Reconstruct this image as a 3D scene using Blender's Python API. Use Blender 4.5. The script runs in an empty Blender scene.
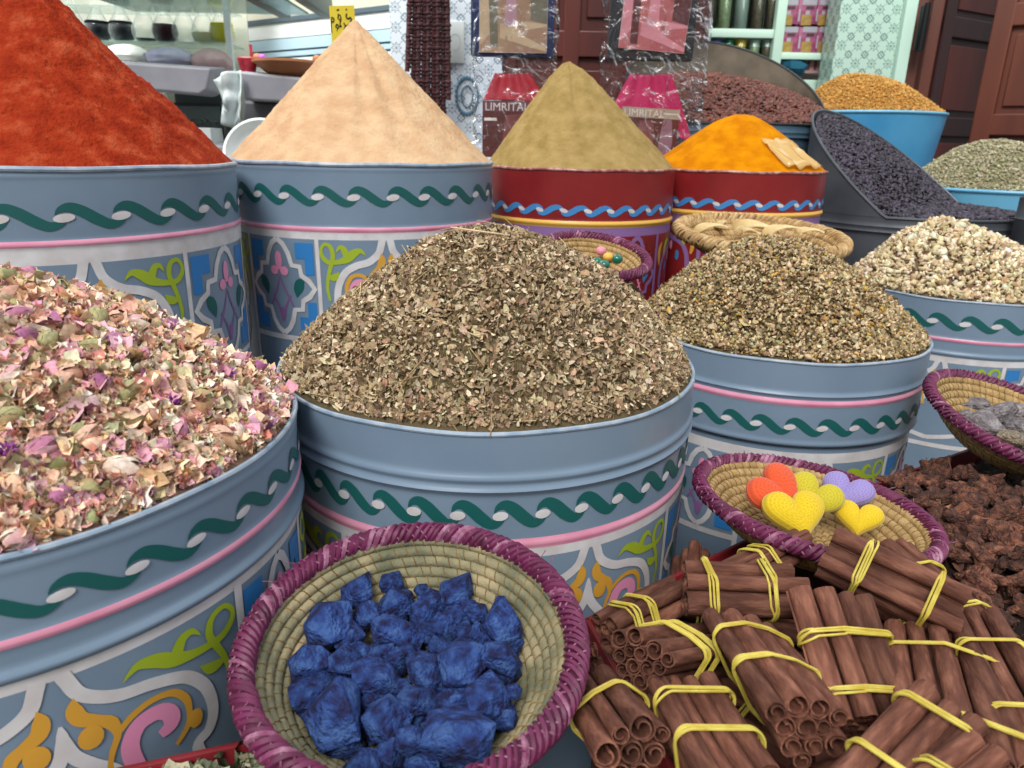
import bpy, bmesh, math, random
import numpy as np
from mathutils import Vector, Matrix, noise
random.seed(7); rng = np.random.default_rng(11)
S = bpy.context.scene; COL = S.collection
PI = math.pi
# ------------------------------------------------------------------ camera model (real, pinhole)
CZ = 1.25
F_PX, PIT, ROLL = 728.04, math.radians(18.35), math.radians(1.12)
cp, sp, cr, sr = math.cos(PIT), math.sin(PIT), math.cos(ROLL), math.sin(ROLL)
def ray(px, py):
    a, b = px-512, py-384
    X = (a*cr+b*sr)/F_PX; u = -(-a*sr+b*cr)/F_PX
    return Vector((X, cp+u*sp, -sp+u*cp))
def at_y(px, py, y): r = ray(px, py); r = r*(y/r.y); r.z += CZ; return r
def at_z(px, py, z):                      # z relative to the lens height
    r = ray(px, py); r = r*(z/r.z); r.z += CZ; return r
cam = bpy.data.cameras.new('camera'); cam.sensor_width = 36; cam.lens = F_PX*36/1024
cam.clip_start = .02; cam.dof.use_dof = True; cam.dof.focus_distance = .95; cam.dof.aperture_fstop = 9
co = bpy.data.objects.new('camera', cam); COL.objects.link(co); S.camera = co
R_, U_, F_ = Vector((cr, sr*sp, sr*cp)), Vector((-sr, cr*sp, cr*cp)), Vector((0, cp, -sp))
M = Matrix((R_, U_, -F_)).transposed().to_4x4(); M.translation = (0, 0, CZ); co.matrix_world = M
# ------------------------------------------------------------------ colours, materials
def lin(c):
    if isinstance(c, str): c = [int(c[i:i+2], 16)/255 for i in (0, 2, 4)]
    return tuple((v/12.92 if v <= .04045 else ((v+.055)/1.055)**2.4) for v in c)
def mat(name, c, rough=.6, c2=None, ns=20, c3=None, bump=0, bs=60, metal=0, spec=.5, detail=4, lo=.35, hi=.65, emit=None, trans=0, rand=0, coat=0, stretch=None, dist=.002, alpha=None):
    m = bpy.data.materials.new(name); m.use_nodes = True; nt = m.node_tree; N = nt.nodes; L = nt.links
    b = N['Principled BSDF']; b.inputs['Roughness'].default_value = rough; b.inputs['Metallic'].default_value = metal
    b.inputs['Specular IOR Level'].default_value = spec; b.inputs['Coat Weight'].default_value = coat
    if trans: b.inputs['Transmission Weight'].default_value = trans; b.inputs['IOR'].default_value = 1.35
    if alpha is not None: b.inputs['Alpha'].default_value = alpha
    b.inputs['Base Color'].default_value = (*lin(c), 1)
    tc = N.new('ShaderNodeTexCoord'); src = tc.outputs['Object']
    if stretch:
        mp = N.new('ShaderNodeMapping'); mp.inputs['Scale'].default_value = stretch; L.new(src, mp.inputs[0]); src = mp.outputs[0]
    outc = None
    if c2:
        n = N.new('ShaderNodeTexNoise'); n.inputs['Scale'].default_value = ns; n.inputs['Detail'].default_value = detail; L.new(src, n.inputs['Vector'])
        r = N.new('ShaderNodeValToRGB'); r.color_ramp.elements[0].position = lo; r.color_ramp.elements[1].position = hi
        r.color_ramp.elements[0].color = (*lin(c), 1); r.color_ramp.elements[1].color = (*lin(c2), 1)
        if c3: e = r.color_ramp.elements.new((lo+hi)/2); e.color = (*lin(c3), 1)
        L.new(n.outputs[0], r.inputs[0]); outc = r.outputs[0]
    if rand:
        oi = N.new('ShaderNodeObjectInfo'); hsv = N.new('ShaderNodeHueSaturation')
        mr = N.new('ShaderNodeMapRange'); mr.inputs[3].default_value = 1-rand; mr.inputs[4].default_value = 1+rand
        L.new(oi.outputs['Random'], mr.inputs[0]); L.new(mr.outputs[0], hsv.inputs['Value'])
        if outc: L.new(outc, hsv.inputs['Color'])
        else: hsv.inputs['Color'].default_value = (*lin(c), 1)
        outc = hsv.outputs[0]
    if outc: L.new(outc, b.inputs['Base Color'])
    if bump:
        n2 = N.new('ShaderNodeTexNoise'); n2.inputs['Scale'].default_value = bs; n2.inputs['Detail'].default_value = 5; L.new(src, n2.inputs['Vector'])
        bp = N.new('ShaderNodeBump'); bp.inputs['Strength'].default_value = bump; bp.inputs['Distance'].default_value = dist
        L.new(n2.outputs[0], bp.inputs['Height']); L.new(bp.outputs[0], b.inputs['Normal'])
    if emit: b.inputs['Emission Color'].default_value = (*lin(emit[0]), 1); b.inputs['Emission Strength'].default_value = emit[1]
    return m
def attr_mat(name, rough=.8, bump=.3, bs=300, spec=.3, sss=0):
    m = bpy.data.materials.new(name); m.use_nodes = True; nt = m.node_tree; N = nt.nodes; L = nt.links
    b = N['Principled BSDF']; b.inputs['Roughness'].default_value = rough; b.inputs['Specular IOR Level'].default_value = spec
    a = N.new('ShaderNodeAttribute'); a.attribute_name = 'Col'
    n = N.new('ShaderNodeTexNoise'); n.inputs['Scale'].default_value = bs; tc = N.new('ShaderNodeTexCoord'); L.new(tc.outputs['Object'], n.inputs['Vector'])
    mr = N.new('ShaderNodeMapRange'); mr.inputs[1].default_value = .3; mr.inputs[2].default_value = .7; mr.inputs[3].default_value = .78; mr.inputs[4].default_value = 1.18
    L.new(n.outputs[0], mr.inputs[0]); hs = N.new('ShaderNodeHueSaturation'); L.new(mr.outputs[0], hs.inputs['Value']); L.new(a.outputs['Color'], hs.inputs['Color'])
    L.new(hs.outputs[0], b.inputs['Base Color'])
    if bump:
        bp = N.new('ShaderNodeBump'); bp.inputs['Strength'].default_value = bump; bp.inputs['Distance'].default_value = .001
        L.new(n.outputs[0], bp.inputs['Height']); L.new(bp.outputs[0], b.inputs['Normal'])
    return m
# ------------------------------------------------------------------ object helpers
def tag(o, label=None, cat=None, group=None, kind=None):
    if label: o['label'] = label
    if cat: o['category'] = cat
    if group: o['group'] = group
    if kind: o['kind'] = kind
    return o
def thing(name, label, cat, loc=(0, 0, 0), rot=(0, 0, 0), group=None):
    o = bpy.data.objects.new(name, None); COL.objects.link(o); o.empty_display_size = .05
    o.location = loc; o.rotation_euler = rot; return tag(o, label, cat, group)
class MB:
    def __init__(s): s.v = []; s.f = []; s.m = []; s.c = []
    def add(s, V, Fc, mi=0, M=None, col=None):
        o = len(s.v)
        for p in V: s.v.append(tuple(M @ Vector(p)) if M else tuple(p))
        for f in Fc: s.f.append([i+o for i in f]); s.m.append(mi)
        if col is not None: s.c += [col]*len(V)
        return s
    def box(s, cx, cy, cz, sx, sy, sz, mi=0, M=None, col=None, bev=0):
        x, y, z = sx/2, sy/2, sz/2
        if bev:
            b = min(bev, x*.45, y*.45, z*.45); V = []; 
            bm = bmesh.new(); bmesh.ops.create_cube(bm, size=1)
            for q in bm.verts: q.co = Vector((q.co.x*sx, q.co.y*sy, q.co.z*sz))
            bmesh.ops.bevel(bm, geom=bm.edges[:], offset=b, segments=2, affect='EDGES', profile=.5)
            bm.verts.index_update(); V = [(q.co.x+cx, q.co.y+cy, q.co.z+cz) for q in bm.verts]; Fc = [[q.index for q in f.verts] for f in bm.faces]; bm.free()
            return s.add(V, Fc, mi, M, col)
        V = [(cx+a*x, cy+b*y, cz+c*z) for a in (-1, 1) for b in (-1, 1) for c in (-1, 1)]
        return s.add(V, [[0, 1, 3, 2], [4, 6, 7, 5], [0, 4, 5, 1], [2, 3, 7, 6], [0, 2, 6, 4], [1, 5, 7, 3]], mi, M, col)
    def lathe(s, prof, seg=64, mis=0, M=None, close=False, col=None):
        V = []; Fc = []; n = len(prof)
        for i in range(seg):
            a = 2*PI*i/seg
            for r, z in prof: V.append((r*math.cos(a), r*math.sin(a), z))
        o = len(s.v); s.add(V, [], 0, M, col)
        for i in range(seg):
            j = (i+1) % seg
            for k in range(n-1 if not close else n):
                k2 = (k+1) % n
                s.f.append([o+i*n+k, o+j*n+k, o+j*n+k2, o+i*n+k2]); s.m.append(mis[k] if isinstance(mis, list) else mis)
        return s
    def tube(s, pts, r, seg=6, mi=0, closed=False, cap=True, M=None, col=None, flat=1, up=None):
        P = [Vector(p) for p in pts]; n = len(P); V = []; Fc = []; prev = None
        for i, p in enumerate(P):
            t = (P[(i+1) % n]-P[i-1]) if (closed or 0 < i < n-1) else (P[1]-P[0] if i == 0 else P[-1]-P[-2])
            t = t.normalized() if t.length > 1e-9 else Vector((0, 0, 1))
            if up is not None: a = (up - t*up.dot(t))
            elif prev is None: a = t.orthogonal()
            else: a = prev-t*prev.dot(t)
            a = a.normalized() if a.length > 1e-9 else t.orthogonal().normalized()
            prev = a; b = t.cross(a); rr = r[i] if isinstance(r, (list, tuple)) else r
            for k in range(seg):
                an = 2*PI*k/seg; V.append(p+a*math.cos(an)*rr*flat+b*math.sin(an)*rr)
        for i in range(n if closed else n-1):
            j = (i+1) % n
            for k in range(seg): k2 = (k+1) % seg; Fc.append([i*seg+k, i*seg+k2, j*seg+k2, j*seg+k])
        if cap and not closed: Fc += [list(range(seg))[::-1], [(n-1)*seg+k for k in range(seg)]]
        return s.add(V, Fc, mi, M, col)
    def sphere(s, c, rx, ry=None, rz=None, seg=10, rings=7, mi=0, M=None, col=None, jit=0):
        ry = rx if ry is None else ry; rz = rx if rz is None else rz
        V = [(c[0], c[1], c[2]+rz)]; Fc = []
        for i in range(1, rings):
            th = PI*i/rings
            for k in range(seg):
                a = 2*PI*k/seg; j = 1+(random.uniform(-jit, jit) if jit else 0)
                V.append((c[0]+rx*j*math.sin(th)*math.cos(a), c[1]+ry*j*math.sin(th)*math.sin(a), c[2]+rz*j*math.cos(th)))
        V.append((c[0], c[1], c[2]-rz)); L = len(V)-1
        for k in range(seg):
            k2 = (k+1) % seg; Fc.append([0, 1+k, 1+k2]); Fc.append([L, 1+(rings-2)*seg+k2, 1+(rings-2)*seg+k])
            for i in range(rings-2): a = 1+i*seg; Fc.append([a+k, a+seg+k, a+seg+k2, a+k2])
        return s.add(V, Fc, mi, M, col)
    def build(s, name, mats, parent=None, smooth=True, angle=40):
        me = bpy.data.meshes.new(name); me.from_pydata([tuple(v) for v in s.v], [], s.f)
        mats = mats if isinstance(mats, (list, tuple)) else [mats]
        for m in mats: me.materials.append(m)
        me.polygons.foreach_set('material_index', s.m)
        if s.c and len(s.c) == len(s.v):
            a = me.color_attributes.new('Col', 'FLOAT_COLOR', 'POINT'); a.data.foreach_set('color', [x for c in s.c for x in (*c[:3], 1)])
        if smooth:
            me.polygons.foreach_set('use_smooth', [True]*len(s.f))
            try: me.set_sharp_from_angle(angle=math.radians(angle))
            except Exception: pass
        me.update(); o = bpy.data.objects.new(name, me); COL.objects.link(o)
        if parent: o.parent = parent
        return o
def sm(pts, k=8, closed=False):       # Catmull-Rom through tuples of any size
    P = np.array(pts, float); n = len(P); out = []
    for i in range(n-1 if not closed else n):
        p0, p1, p2, p3 = (P[i-1] if (i or closed) else P[0]), P[i], P[(i+1) % n], P[(i+2) % n if closed else min(i+2, n-1)]
        for j in range(k):
            t = j/k; out.append(.5*((2*p1)+(-p0+p2)*t+(2*p0-5*p1+4*p2-p3)*t*t+(-p0+3*p1-3*p2+p3)*t**3))
    if not closed: out.append(P[-1])
    return out
# ------------------------------------------------------------------ the world and its light
w = bpy.data.worlds.new('world'); S.world = w; w.use_nodes = True
bg = w.node_tree.nodes['Background']; tcw = w.node_tree.nodes.new('ShaderNodeTexCoord'); sx = w.node_tree.nodes.new('ShaderNodeSeparateXYZ')
rw = w.node_tree.nodes.new('ShaderNodeValToRGB'); w.node_tree.links.new(tcw.outputs['Generated'], sx.inputs[0]); w.node_tree.links.new(sx.outputs[2], rw.inputs[0])
rw.color_ramp.elements[0].position = 0; rw.color_ramp.elements[0].color = (.16, .155, .15, 1); rw.color_ramp.elements[1].position = .5; rw.color_ramp.elements[1].color = (.92, .96, 1.02, 1)
w.node_tree.links.new(rw.outputs[0], bg.inputs[0]); bg.inputs[1].default_value = .9
sun = bpy.data.lights.new('sun', 'SUN'); sun.energy = 2.5; sun.angle = math.radians(22); sun.color = (1, .97, .92)
so = bpy.data.objects.new('sun', sun); COL.objects.link(so); so.rotation_euler = (math.radians(40), math.radians(-14), 0)
def area(name, loc, rot, sx_, sy_, e, c=(1, 1, 1)):
    l = bpy.data.lights.new(name, 'AREA'); l.shape = 'RECTANGLE'; l.size = sx_; l.size_y = sy_; l.energy = e; l.color = c
    o = bpy.data.objects.new(name, l); COL.objects.link(o); o.location = loc; o.rotation_euler = rot
area('shop_light', (-1.6, 3.6, 3.1), (math.radians(25), 0, 0), 2.2, .6, 50, (1, 1, .97))
area('shop_light', (1.9, 3.8, 3.0), (math.radians(35), 0, 0), 1.0, .5, 16, (.85, 1, .92))
S.view_settings.view_transform = 'Standard'; S.view_settings.look = 'None'; S.view_settings.gamma = 1; S.view_settings.exposure = .12
S.view_settings.use_curve_mapping = False
# ------------------------------------------------------------------ painted drums
BLUE = mat('blue_grey_paint', '72879b', .34, c2='7d91a5', ns=7, bump=.12, bs=9, dist=.01, lo=.3, hi=.7)
TEAL = mat('teal_paint', '145a58', .5); WHITE = mat('white_paint', 'd9d8da', .5, c2='c9c4c4', ns=30); PINK = mat('pink_paint', 'e9a5bc', .25, c2='dc8ca8', ns=14)
LIME = mat('lime_paint', '9fb32b', .5); GOLD = mat('gold_paint', 'd49d39', .5); PINK2 = mat('soft_pink_paint', 'e793b8', .5)
SKY = mat('sky_blue_paint', '2f7cc0', .5); PURP = mat('purple_paint', '8a5f95', .5)
RED = mat('red_paint', '7c1d20', .34, c2='8a2526', ns=8, bump=.15, bs=12, dist=.01); YEL = mat('yellow_paint', 'e3b24f', .45); OVB = mat('band_blue_paint', '3f86c4', .5)
RIMM = mat('rim_paint', '8298ad', .4, c2='a9b6c2', ns=40); RIMR = mat('red_rim_paint', '8e4744', .4, c2='b98a86', ns=60, lo=.45, hi=.62)
BEADW = mat('bead_highlight_paint', 'eebccb', .35)
INSIDE = mat('drum_inside', '3b4650', .6)
SLOTS = [BLUE, TEAL, WHITE, PINK, LIME, GOLD, PINK2, SKY, PURP, INSIDE]
SLOTS_R = [RED, OVB, WHITE, YEL, LIME, GOLD, PINK2, RED, mat('violet_paint', '8d6aa3', .5), INSIDE]
def drum(label, c, R, zr, ridges, band, bead, trim, n_unit, amp, pat, group=None, red=False, step=None, mirror=False, vs=1., seg=160, phase=0):
    """ridges [(v, width, height)], band v of the scroll, bead (v0,v1), trim (v0,v1), pat (centre deg, half width deg of wide panel)"""
    H = CZ+zr
    root = thing('painted_drum', label, 'drum', (c[0], c[1], 0), group=group)
    def dr(v):
        d = -.0035*min(v, .6)/.3
        for a, w_, h in ridges: d += h*math.exp(-((v-a)/w_)**2)
        if step and v > step: d -= .007*min(1, (v-step)/.004)
        return d
    vs_ = sorted(set([0, .004, .008] + [round(i*.003, 4) for i in range(3, 66)] + [round(.2+i*.02, 3) for i in range(0, int((H-.2)/.02))] + [H-.004]+[bead[0], bead[1], trim[0], trim[1]]))
    prof = [(R-.006, H-.05)]+[(R-.006, H-.002)]+[(R+dr(v), H-v) for v in vs_]+[(0, .004)]
    mis = [9, 9]
    for a, b in zip(vs_[:-1], vs_[1:]):
        m_ = (a+b)/2; mis.append(3 if bead[0] <= m_ < bead[1] else (8 if red else 2) if trim[0] <= m_ < trim[1] else 0)
    mis.append(0)
    mb = MB(); mb.lathe(prof, seg, mis)
    def wrap(a, v, e=.0009):           # angle in radians, depth below rim
        r = R+dr(v)+e; return (r*math.cos(a), r*math.sin(a), H-v)
    def ribbon(pts, mi, k=6, e=.0011, raw=False):     # (arc angle, v, width in m)
        P = sm(pts, k) if not raw else [np.array(p) for p in pts]; V = []; n = len(P)
        Q = [np.array((p[0]*R, p[1])) for p in P]
        for i in range(n):
            t = Q[min(i+1, n-1)]-Q[max(i-1, 0)]; l = np.hypot(*t) or 1; t = t/l; nn = np.array((-t[1], t[0])); hw = max(P[i][2], .0002)/2
            for q in (1, .34, -.34, -1):
                a = Q[i]+nn*hw*q; V.append(wrap(a[0]/R, a[1], e))
        mb.add(V, [f for i in range(n-1) for f in ([i*4+j, i*4+j+1, i*4+5+j, i*4+4+j] for j in range(3))], mi)
    def oval(a0, v0, ra, rv, mi, rot=0, e=.0016):
        V = [wrap(a0, v0, e+.0004)]; 
        for k in range(14):
            t = 2*PI*k/14; x = ra*math.cos(t); y = rv*math.sin(t); V.append(wrap(a0+(x*math.cos(rot)-y*math.sin(rot))/R, v0+x*math.sin(rot)+y*math.cos(rot), e))
        mb.add(V, [[0, 1+k, 1+(k+1) % 14] for k in range(14)], mi)
    # running scroll
    cx = [(-.12, .12, .05), (-.03, .52, .34), (.14, .68, .62), (.34, .34, .74), (.58, -.32, .74), (.8, -.74, .6), (1.0, -.55, .36), (1.13, -.12, .05)]
    if red: cx = [(-.1, -.15, .05), (.0, -.5, .4), (.2, -.55, .62), (.42, -.1, .68), (.6, .35, .68), (.82, .55, .55), (1.0, .35, .35), (1.08, .1, .05)]
    du = 2*PI/n_unit
    for i in range(n_unit):
        a0 = (i+phase)*du; j = random.uniform(-.06, .06)
        ribbon([(a0+(x+j)*du, band-y*amp*(.85 if red else .92), wd*amp*(1.3 if red else 1.1)) for x, y, wd in cx], 1, 5)
        oval(a0+(.0+j)*du+.02*du, band+amp*(.0 if red else .12), .185*du*R, amp*.31, 2, rot=(-.12 if not red else .25))
    # panels
    c0, hw = math.radians(pat[0]), math.radians(pat[1]); nh = PI/4-hw; v0 = trim[1]
    K = .29*31/(57.3)/(R*hw)              # keep widths right
    for q in range(4):
        C0 = c0+q*PI/2
        def W(l, mi, k=6): ribbon([(C0+SG[0]*(s_+.045)/1.045*hw, v0+v_*vs, w_*(vs if vs > 1 else 1)*(1.35 if w_ > .001 else 1)) for s_, v_, w_ in l], (8 if red and mi == 2 else mi), k)
        for sg in (1, -1):
            SG = [sg]
            W([(0.005, -.004, .0086), (0.021, .003, .0086), (.059, .018, .0086), (.132, .028, .0086), (.243, .036, .0086), (.41, .041, .0086), (.58, .052, .0086), (.682, .071, .0086), (.72, .09, .0086), (.722, .108, .0086), (.68, .122, .0086), (.6, .13, .0086), (.62, .16, .0086), (.5, .19, .0086), (.3, .2, .0086), (-.045, .21, .0086)], 2)
            if not red:
                W([(.26, .026, .0006), (.343, .017, .0057), (.445, .021, .0100), (.531, .029, .0100), (.638, .034, .0069), (.757, .036, .0057), (.854, .035, .0057), (.927, .026, .0052), (.936, .016, .004), (.879, .007, .004), (.79, .011, .0052), (.76, .026, .0057), (.809, .045, .0052), (.85, .061, .0046), (.87, .08, .004), (.84, .1, .003)], 4)
                W([(.83, .061, .0046), (.748, .06, .009), (.677, .051, .0006)], 4); W([(.542, .028, .0092), (.593, .014, .0069), (.657, .012, .0046), (.708, .021, .0006)], 4)
                W([(.035, .021, .0006), (.026, .031, .0085), (.045, .042, .0095), (.111, .05, .008), (.175, .058, .008), (.195, .072, .0046), (.161, .085, .004), (.137, .098, .0034), (.12, .12, .006)], 5)
                oval(C0+sg*.115*hw, v0+.063*vs, .0095, .0115*vs, 5)
                W([(.184, .074, .0034), (.26, .063, .0046), (.351, .057, .0046), (.44, .057, .0046), (.515, .062, .0052), (.57, .075, .0052), (.578, .09, .0042), (.56, .102, .0046), (.48, .115, .003)], 5)
                oval(C0+sg*.625*hw, v0+.1*vs, .007, .010, 5)
                W([(.28, .125, .011), (.25, .108, .011), (.245, .088, .011), (.304, .073, .011), (.407, .071, .011), (.468, .079, .011), (.467, .09, .011), (.402, .095, .007)], 6)
                W([(-.05, .042, .0006), (-.045, .055, .0069), (-.015, .074, .0085), (.06, .09, .0085), (.16, .108, .0085), (.2, .13, .0085)], 2)
            else:
                W([(.3, .02, .003), (.42, .018, .009), (.52, .03, .011), (.6, .05, .003)], 4); W([(.75, .02, .004), (.85, .04, .01), (.8, .07, .004)], 5)
                oval(C0+sg*.25*hw, v0+.07, .006, .015, 6); oval(C0+sg*.45*hw, v0+.1, .007, .016, 1)
        tw = .0095 if not red else .012
        for e in (-1, 1): ribbon([(C0+e*hw, v0-.004, tw), (C0+e*hw, v0+.14, tw), (C0+e*hw, v0+.27*vs, tw)], 8 if red else 2, 8)
        ribbon([(C0-hw+2*hw*t/20, v0+.23*vs, .012) for t in range(21)], 8 if red else 2, 1, raw=True)
        # narrow panel
        N0 = C0+PI/4; ht = .165*vs if vs <= 1 else .225
        ha = nh*.93
        for sg in (1, -1):
            o = [(0, .012), (.17, .06), (.3, .15), (.38, .27), (.6, .28), (.63, .37), (.82, .42), (.96, .5), (.82, .58), (.63, .63), (.6, .72), (.38, .73), (.3, .85), (.17, .94), (0, .99)]
            ribbon([(N0+sg*s_*ha, v0+v_*ht, .0105*(1.2 if vs > 1 else 1)) for s_, v_ in o], 8 if red else 2, 1, e=.0017)
            for vv in (0, 1):
                f = (lambda t: t) if vv == 0 else (lambda t: 1-t)
                for (sa, sb, ta, tb) in ((.5, .97, .04, .2), (.74, .97, .2, .36)):
                    G = [wrap(N0+sg*ha*(sa+(sb-sa)*i/6), v0+ht*f(ta+(tb-ta)*j/3), .001) for i in range(7) for j in range(4)]
                    mb.add(G, [[i*4+j, i*4+j+1, i*4+5+j, i*4+4+j] for i in range(6) for j in range(3)], 7)
            ribbon([(N0+sg*.7*ha, v0+.4*ht, .0006), (N0+sg*.58*ha, v0+.45*ht, .017*vs), (N0+sg*.5*ha, v0+.52*ht, .016*vs), (N0+sg*.46*ha, v0+.6*ht, .0006)], 1, 4, e=.0013)
            ribbon([(N0, v0+.38*ht, .002), (N0+sg*.12*ha, v0+.52*ht, .006), (N0+sg*.35*ha, v0+.7*ht, .004)], 8 if not red else 6, 4)
            ribbon([(N0+sg*.3*ha, v0+.58*ht, .002), (N0+sg*.12*ha, v0+.7*ht, .006), (N0, v0+.86*ht, .009)], 8 if not red else 6, 4)
            oval(N0+sg*.15*ha, v0+.335*ht, .0085*vs, .0078*vs, 6)
        oval(N0, v0+.23*ht, .0075*vs, .016*vs, 6)
        oval(N0, v0+.78*ht, .005, .016, 8 if not red else 6)
        ribbon([(N0-nh+2*nh*t/16, v0+ht+.008, .012) for t in range(17)], 8 if red else 2, 1, raw=True)
    mb.build('body', SLOTS_R if red else SLOTS, root, angle=50)
    # rolled lip
    r2 = MB(); rr = .0042 if red else (.0048 if R > .3 else .003)
    pts = []
    for i in range(seg):
        a = 2*PI*i/seg; pts.append(((R-.001+.0008*math.sin(5*a))*math.cos(a), (R-.001)*math.sin(a), H-.001+.0008*math.sin(9*a)))
    r2.tube(pts, rr, 8, closed=True); r2.build('rim', RIMR if red else RIMM, root)
    return root
DR = {'A': ((-.5205, .684), .29, -.283), 'B': ((-.036, 1.024), .295, -.299), 'C': ((.554, 1.499), .29, -.354), 'E': ((1.265, 2.063), .29, -.358),
      'D': ((-.392, 1.959), .33, -.051), 'R': ((-.937, 1.495), .36, -.053), 'O': ((.192, 2.303), .285, -.066), 'T': ((.722, 2.508), .283, -.070)}
def D_(k): return dict(c=DR[k][0], R=DR[k][1], zr=DR[k][2])
drum('blue-grey painted drum at the left front, brimming with dried rose petals', ridges=[(.098, .0045, .0045), (.07, .004, .0025), (.012, .003, .001)], band=.041, bead=(.066, .0745), trim=(.104, .114), n_unit=34, amp=.0142, phase=.28, pat=(-53.2, 32), **D_('A'))
drum('blue-grey drum with two raised ribs holding the heap of brown-green crushed leaves', ridges=[(.055, .0045, .004), (.069, .0045, .0045), (.138, .004, .002)], band=.098, bead=(.131, .145), trim=(.145, .157), n_unit=38, amp=.0185, pat=(-63, 29), vs=1., **D_('B'))
drum('blue-grey drum with a pink line above its wave band, under the chamomile heap', ridges=[(.060, .004, .0035), (.074, .004, .003), (.152, .004, .002)], band=.118, bead=(.068, .080), trim=(.172, .192), step=.156, n_unit=32, amp=.0175, pat=(-86, 29), **D_('C'))
drum('blue-grey painted drum at the right edge filled with cream root chips', ridges=[(.101, .004, .003), (.138, .005, .004)], band=.055, bead=(.097, .106), trim=(.146, .162), n_unit=25, amp=.021, pat=(-122, 29), **D_('E'))
drum('blue-grey painted drum under the tall beige powder cone', ridges=[(.012, .003, .001), (.139, .005, .003)], band=.067, bead=(.134, .146), trim=(.146, .162), n_unit=26, amp=.0225, pat=(-71.6+0, 27), vs=1.38, **D_('D'))
drum('blue-grey painted drum under the big red paprika cone', ridges=[(.012, .003, .001), (.118, .005, .003)], band=.074, bead=(.112, .122), trim=(.122, .152), n_unit=26, amp=.0225, pat=(-51, 27), vs=1.35, **D_('R'))
drum('dark red painted drum under the tall olive powder cone', ridges=[(.142, .006, .005)], band=.107, bead=(.134, .152), trim=(.152, .176), n_unit=28, amp=.018, pat=(-103, 27), vs=1.3, red=True, **D_('O'))
drum('dark red painted drum under the yellow turmeric mound', ridges=[(.124, .006, .005)], band=.094, bead=(.116, .132), trim=(.132, .158), n_unit=28, amp=.018, pat=(-60, 27), vs=1.3, red=True, **D_('T'))
# ------------------------------------------------------------------ powder heaps
def polar(fn, R, nr, na, c, z0):
    V = [(c[0], c[1], z0+fn(0, 0))]; Fc = []
    for i in range(1, nr+1):
        r = R*(i/nr)
        for k in range(na):
            a = 2*PI*k/na; V.append((c[0]+r*math.cos(a), c[1]+r*math.sin(a), z0+fn(r, a)))
    for k in range(na):
        Fc.append([0, 1+k, 1+(k+1) % na])
        for i in range(nr-1): a = 1+i*na; Fc.append([a+k, a+na+k, a+na+(k+1) % na, a+(k+1) % na])
    return V, Fc
def powder(name, label, k, h, apex, mt, rough_n, tipr=.06, flat=0, bulge=0., grooves=0, seed=0, fold=0):
    (cx, cy), R, zr = DR[k]; z0 = CZ+zr+.001; R2 = R-.003
    ax, ay = apex
    def fn(r, a):
        x, y = r*math.cos(a), r*math.sin(a)
        t = r/R2
        # distance to apex relative to the rim along this bearing
        sx_, sy_ = x-ax*(1-t), y-ay*(1-t)
        q = t
        base = (1-math.sqrt(q*q+tipr*tipr)+tipr*.0)/(1-tipr) if True else 0
        base = (math.sqrt(1+tipr*tipr)-math.sqrt(q*q+tipr*tipr))/(math.sqrt(1+tipr*tipr)-tipr)
        if bulge: base = base*(1-bulge)+bulge*(1-q*q)
        z = h*base
        e = min(1, (1-q)*6)
        p = Vector((x*9+seed, y*9, 0)); z += e*rough_n*1.5*noise.noise(p)
        z += e*rough_n*noise.noise(p*3.1)+e*rough_n*.8*noise.noise(p*8)+e*rough_n*.6*noise.noise(p*16)+e*rough_n*.35*noise.noise(p*31)
        if grooves: z += -e*grooves*max(0, noise.noise(Vector((a*5+seed, q*.8, seed))))*min(1, q*3)
        if fold: z += e*fold*math.exp(-((a-(-1.35))/.12)**2)*math.sin(min(1, q*1.1)*PI)
        return z
    V, Fc = polar(fn, R2, 110, 220, (0, 0), 0)
    V = [(v[0]+ax*(1-min(1, math.hypot(v[0], v[1])/R2)), v[1]+ay*(1-min(1, math.hypot(v[0], v[1])/R2)), v[2]) for v in V]
    o = MB().add(V, Fc).build(name, mt, smooth=True, angle=180); o.location = (cx, cy, z0)
    return tag(o, label, 'spice heap', kind='stuff')
PAP = mat('paprika_powder', '8a2813', .95, c2='b95636', c3='9f351a', ns=28, detail=15, bump=1, bs=150, spec=.08, dist=.006, lo=.33, hi=.72)
BEI = mat('ginger_powder', 'c9a27c', .95, c2='dab992', ns=22, detail=14, bump=.8, bs=130, spec=.08, dist=.004)
OLV = mat('cumin_powder', '927b48', .95, c2='a88f5c', ns=24, detail=14, bump=.8, bs=130, spec=.08, dist=.004)
TUR = mat('turmeric_powder', 'bd7000', .95, c2='d68a02', ns=20, detail=12, bump=.7, bs=130, spec=.08, dist=.004)
powder('paprika_powder', 'tall cone of brick red paprika powder on the left drum', 'R', .325, (.03, 0), PAP, .0065, tipr=.03, seed=3)
powder('ginger_powder', 'tall sharp cone of pale beige powder beside the red one', 'D', .325, (-.008, 0), BEI, .0035, tipr=.02, grooves=.014, seed=8)
powder('cumin_powder', 'olive brown powder cone with a blunt tip on the red drum', 'O', .288, (-.05, 0), OLV, .0032, tipr=.13, grooves=.012, seed=14)
powder('turmeric_powder', 'low rounded mound of bright yellow turmeric powder', 'T', .168, (.0, 0), TUR, .002, tipr=.35, grooves=.004, seed=21)
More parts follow.
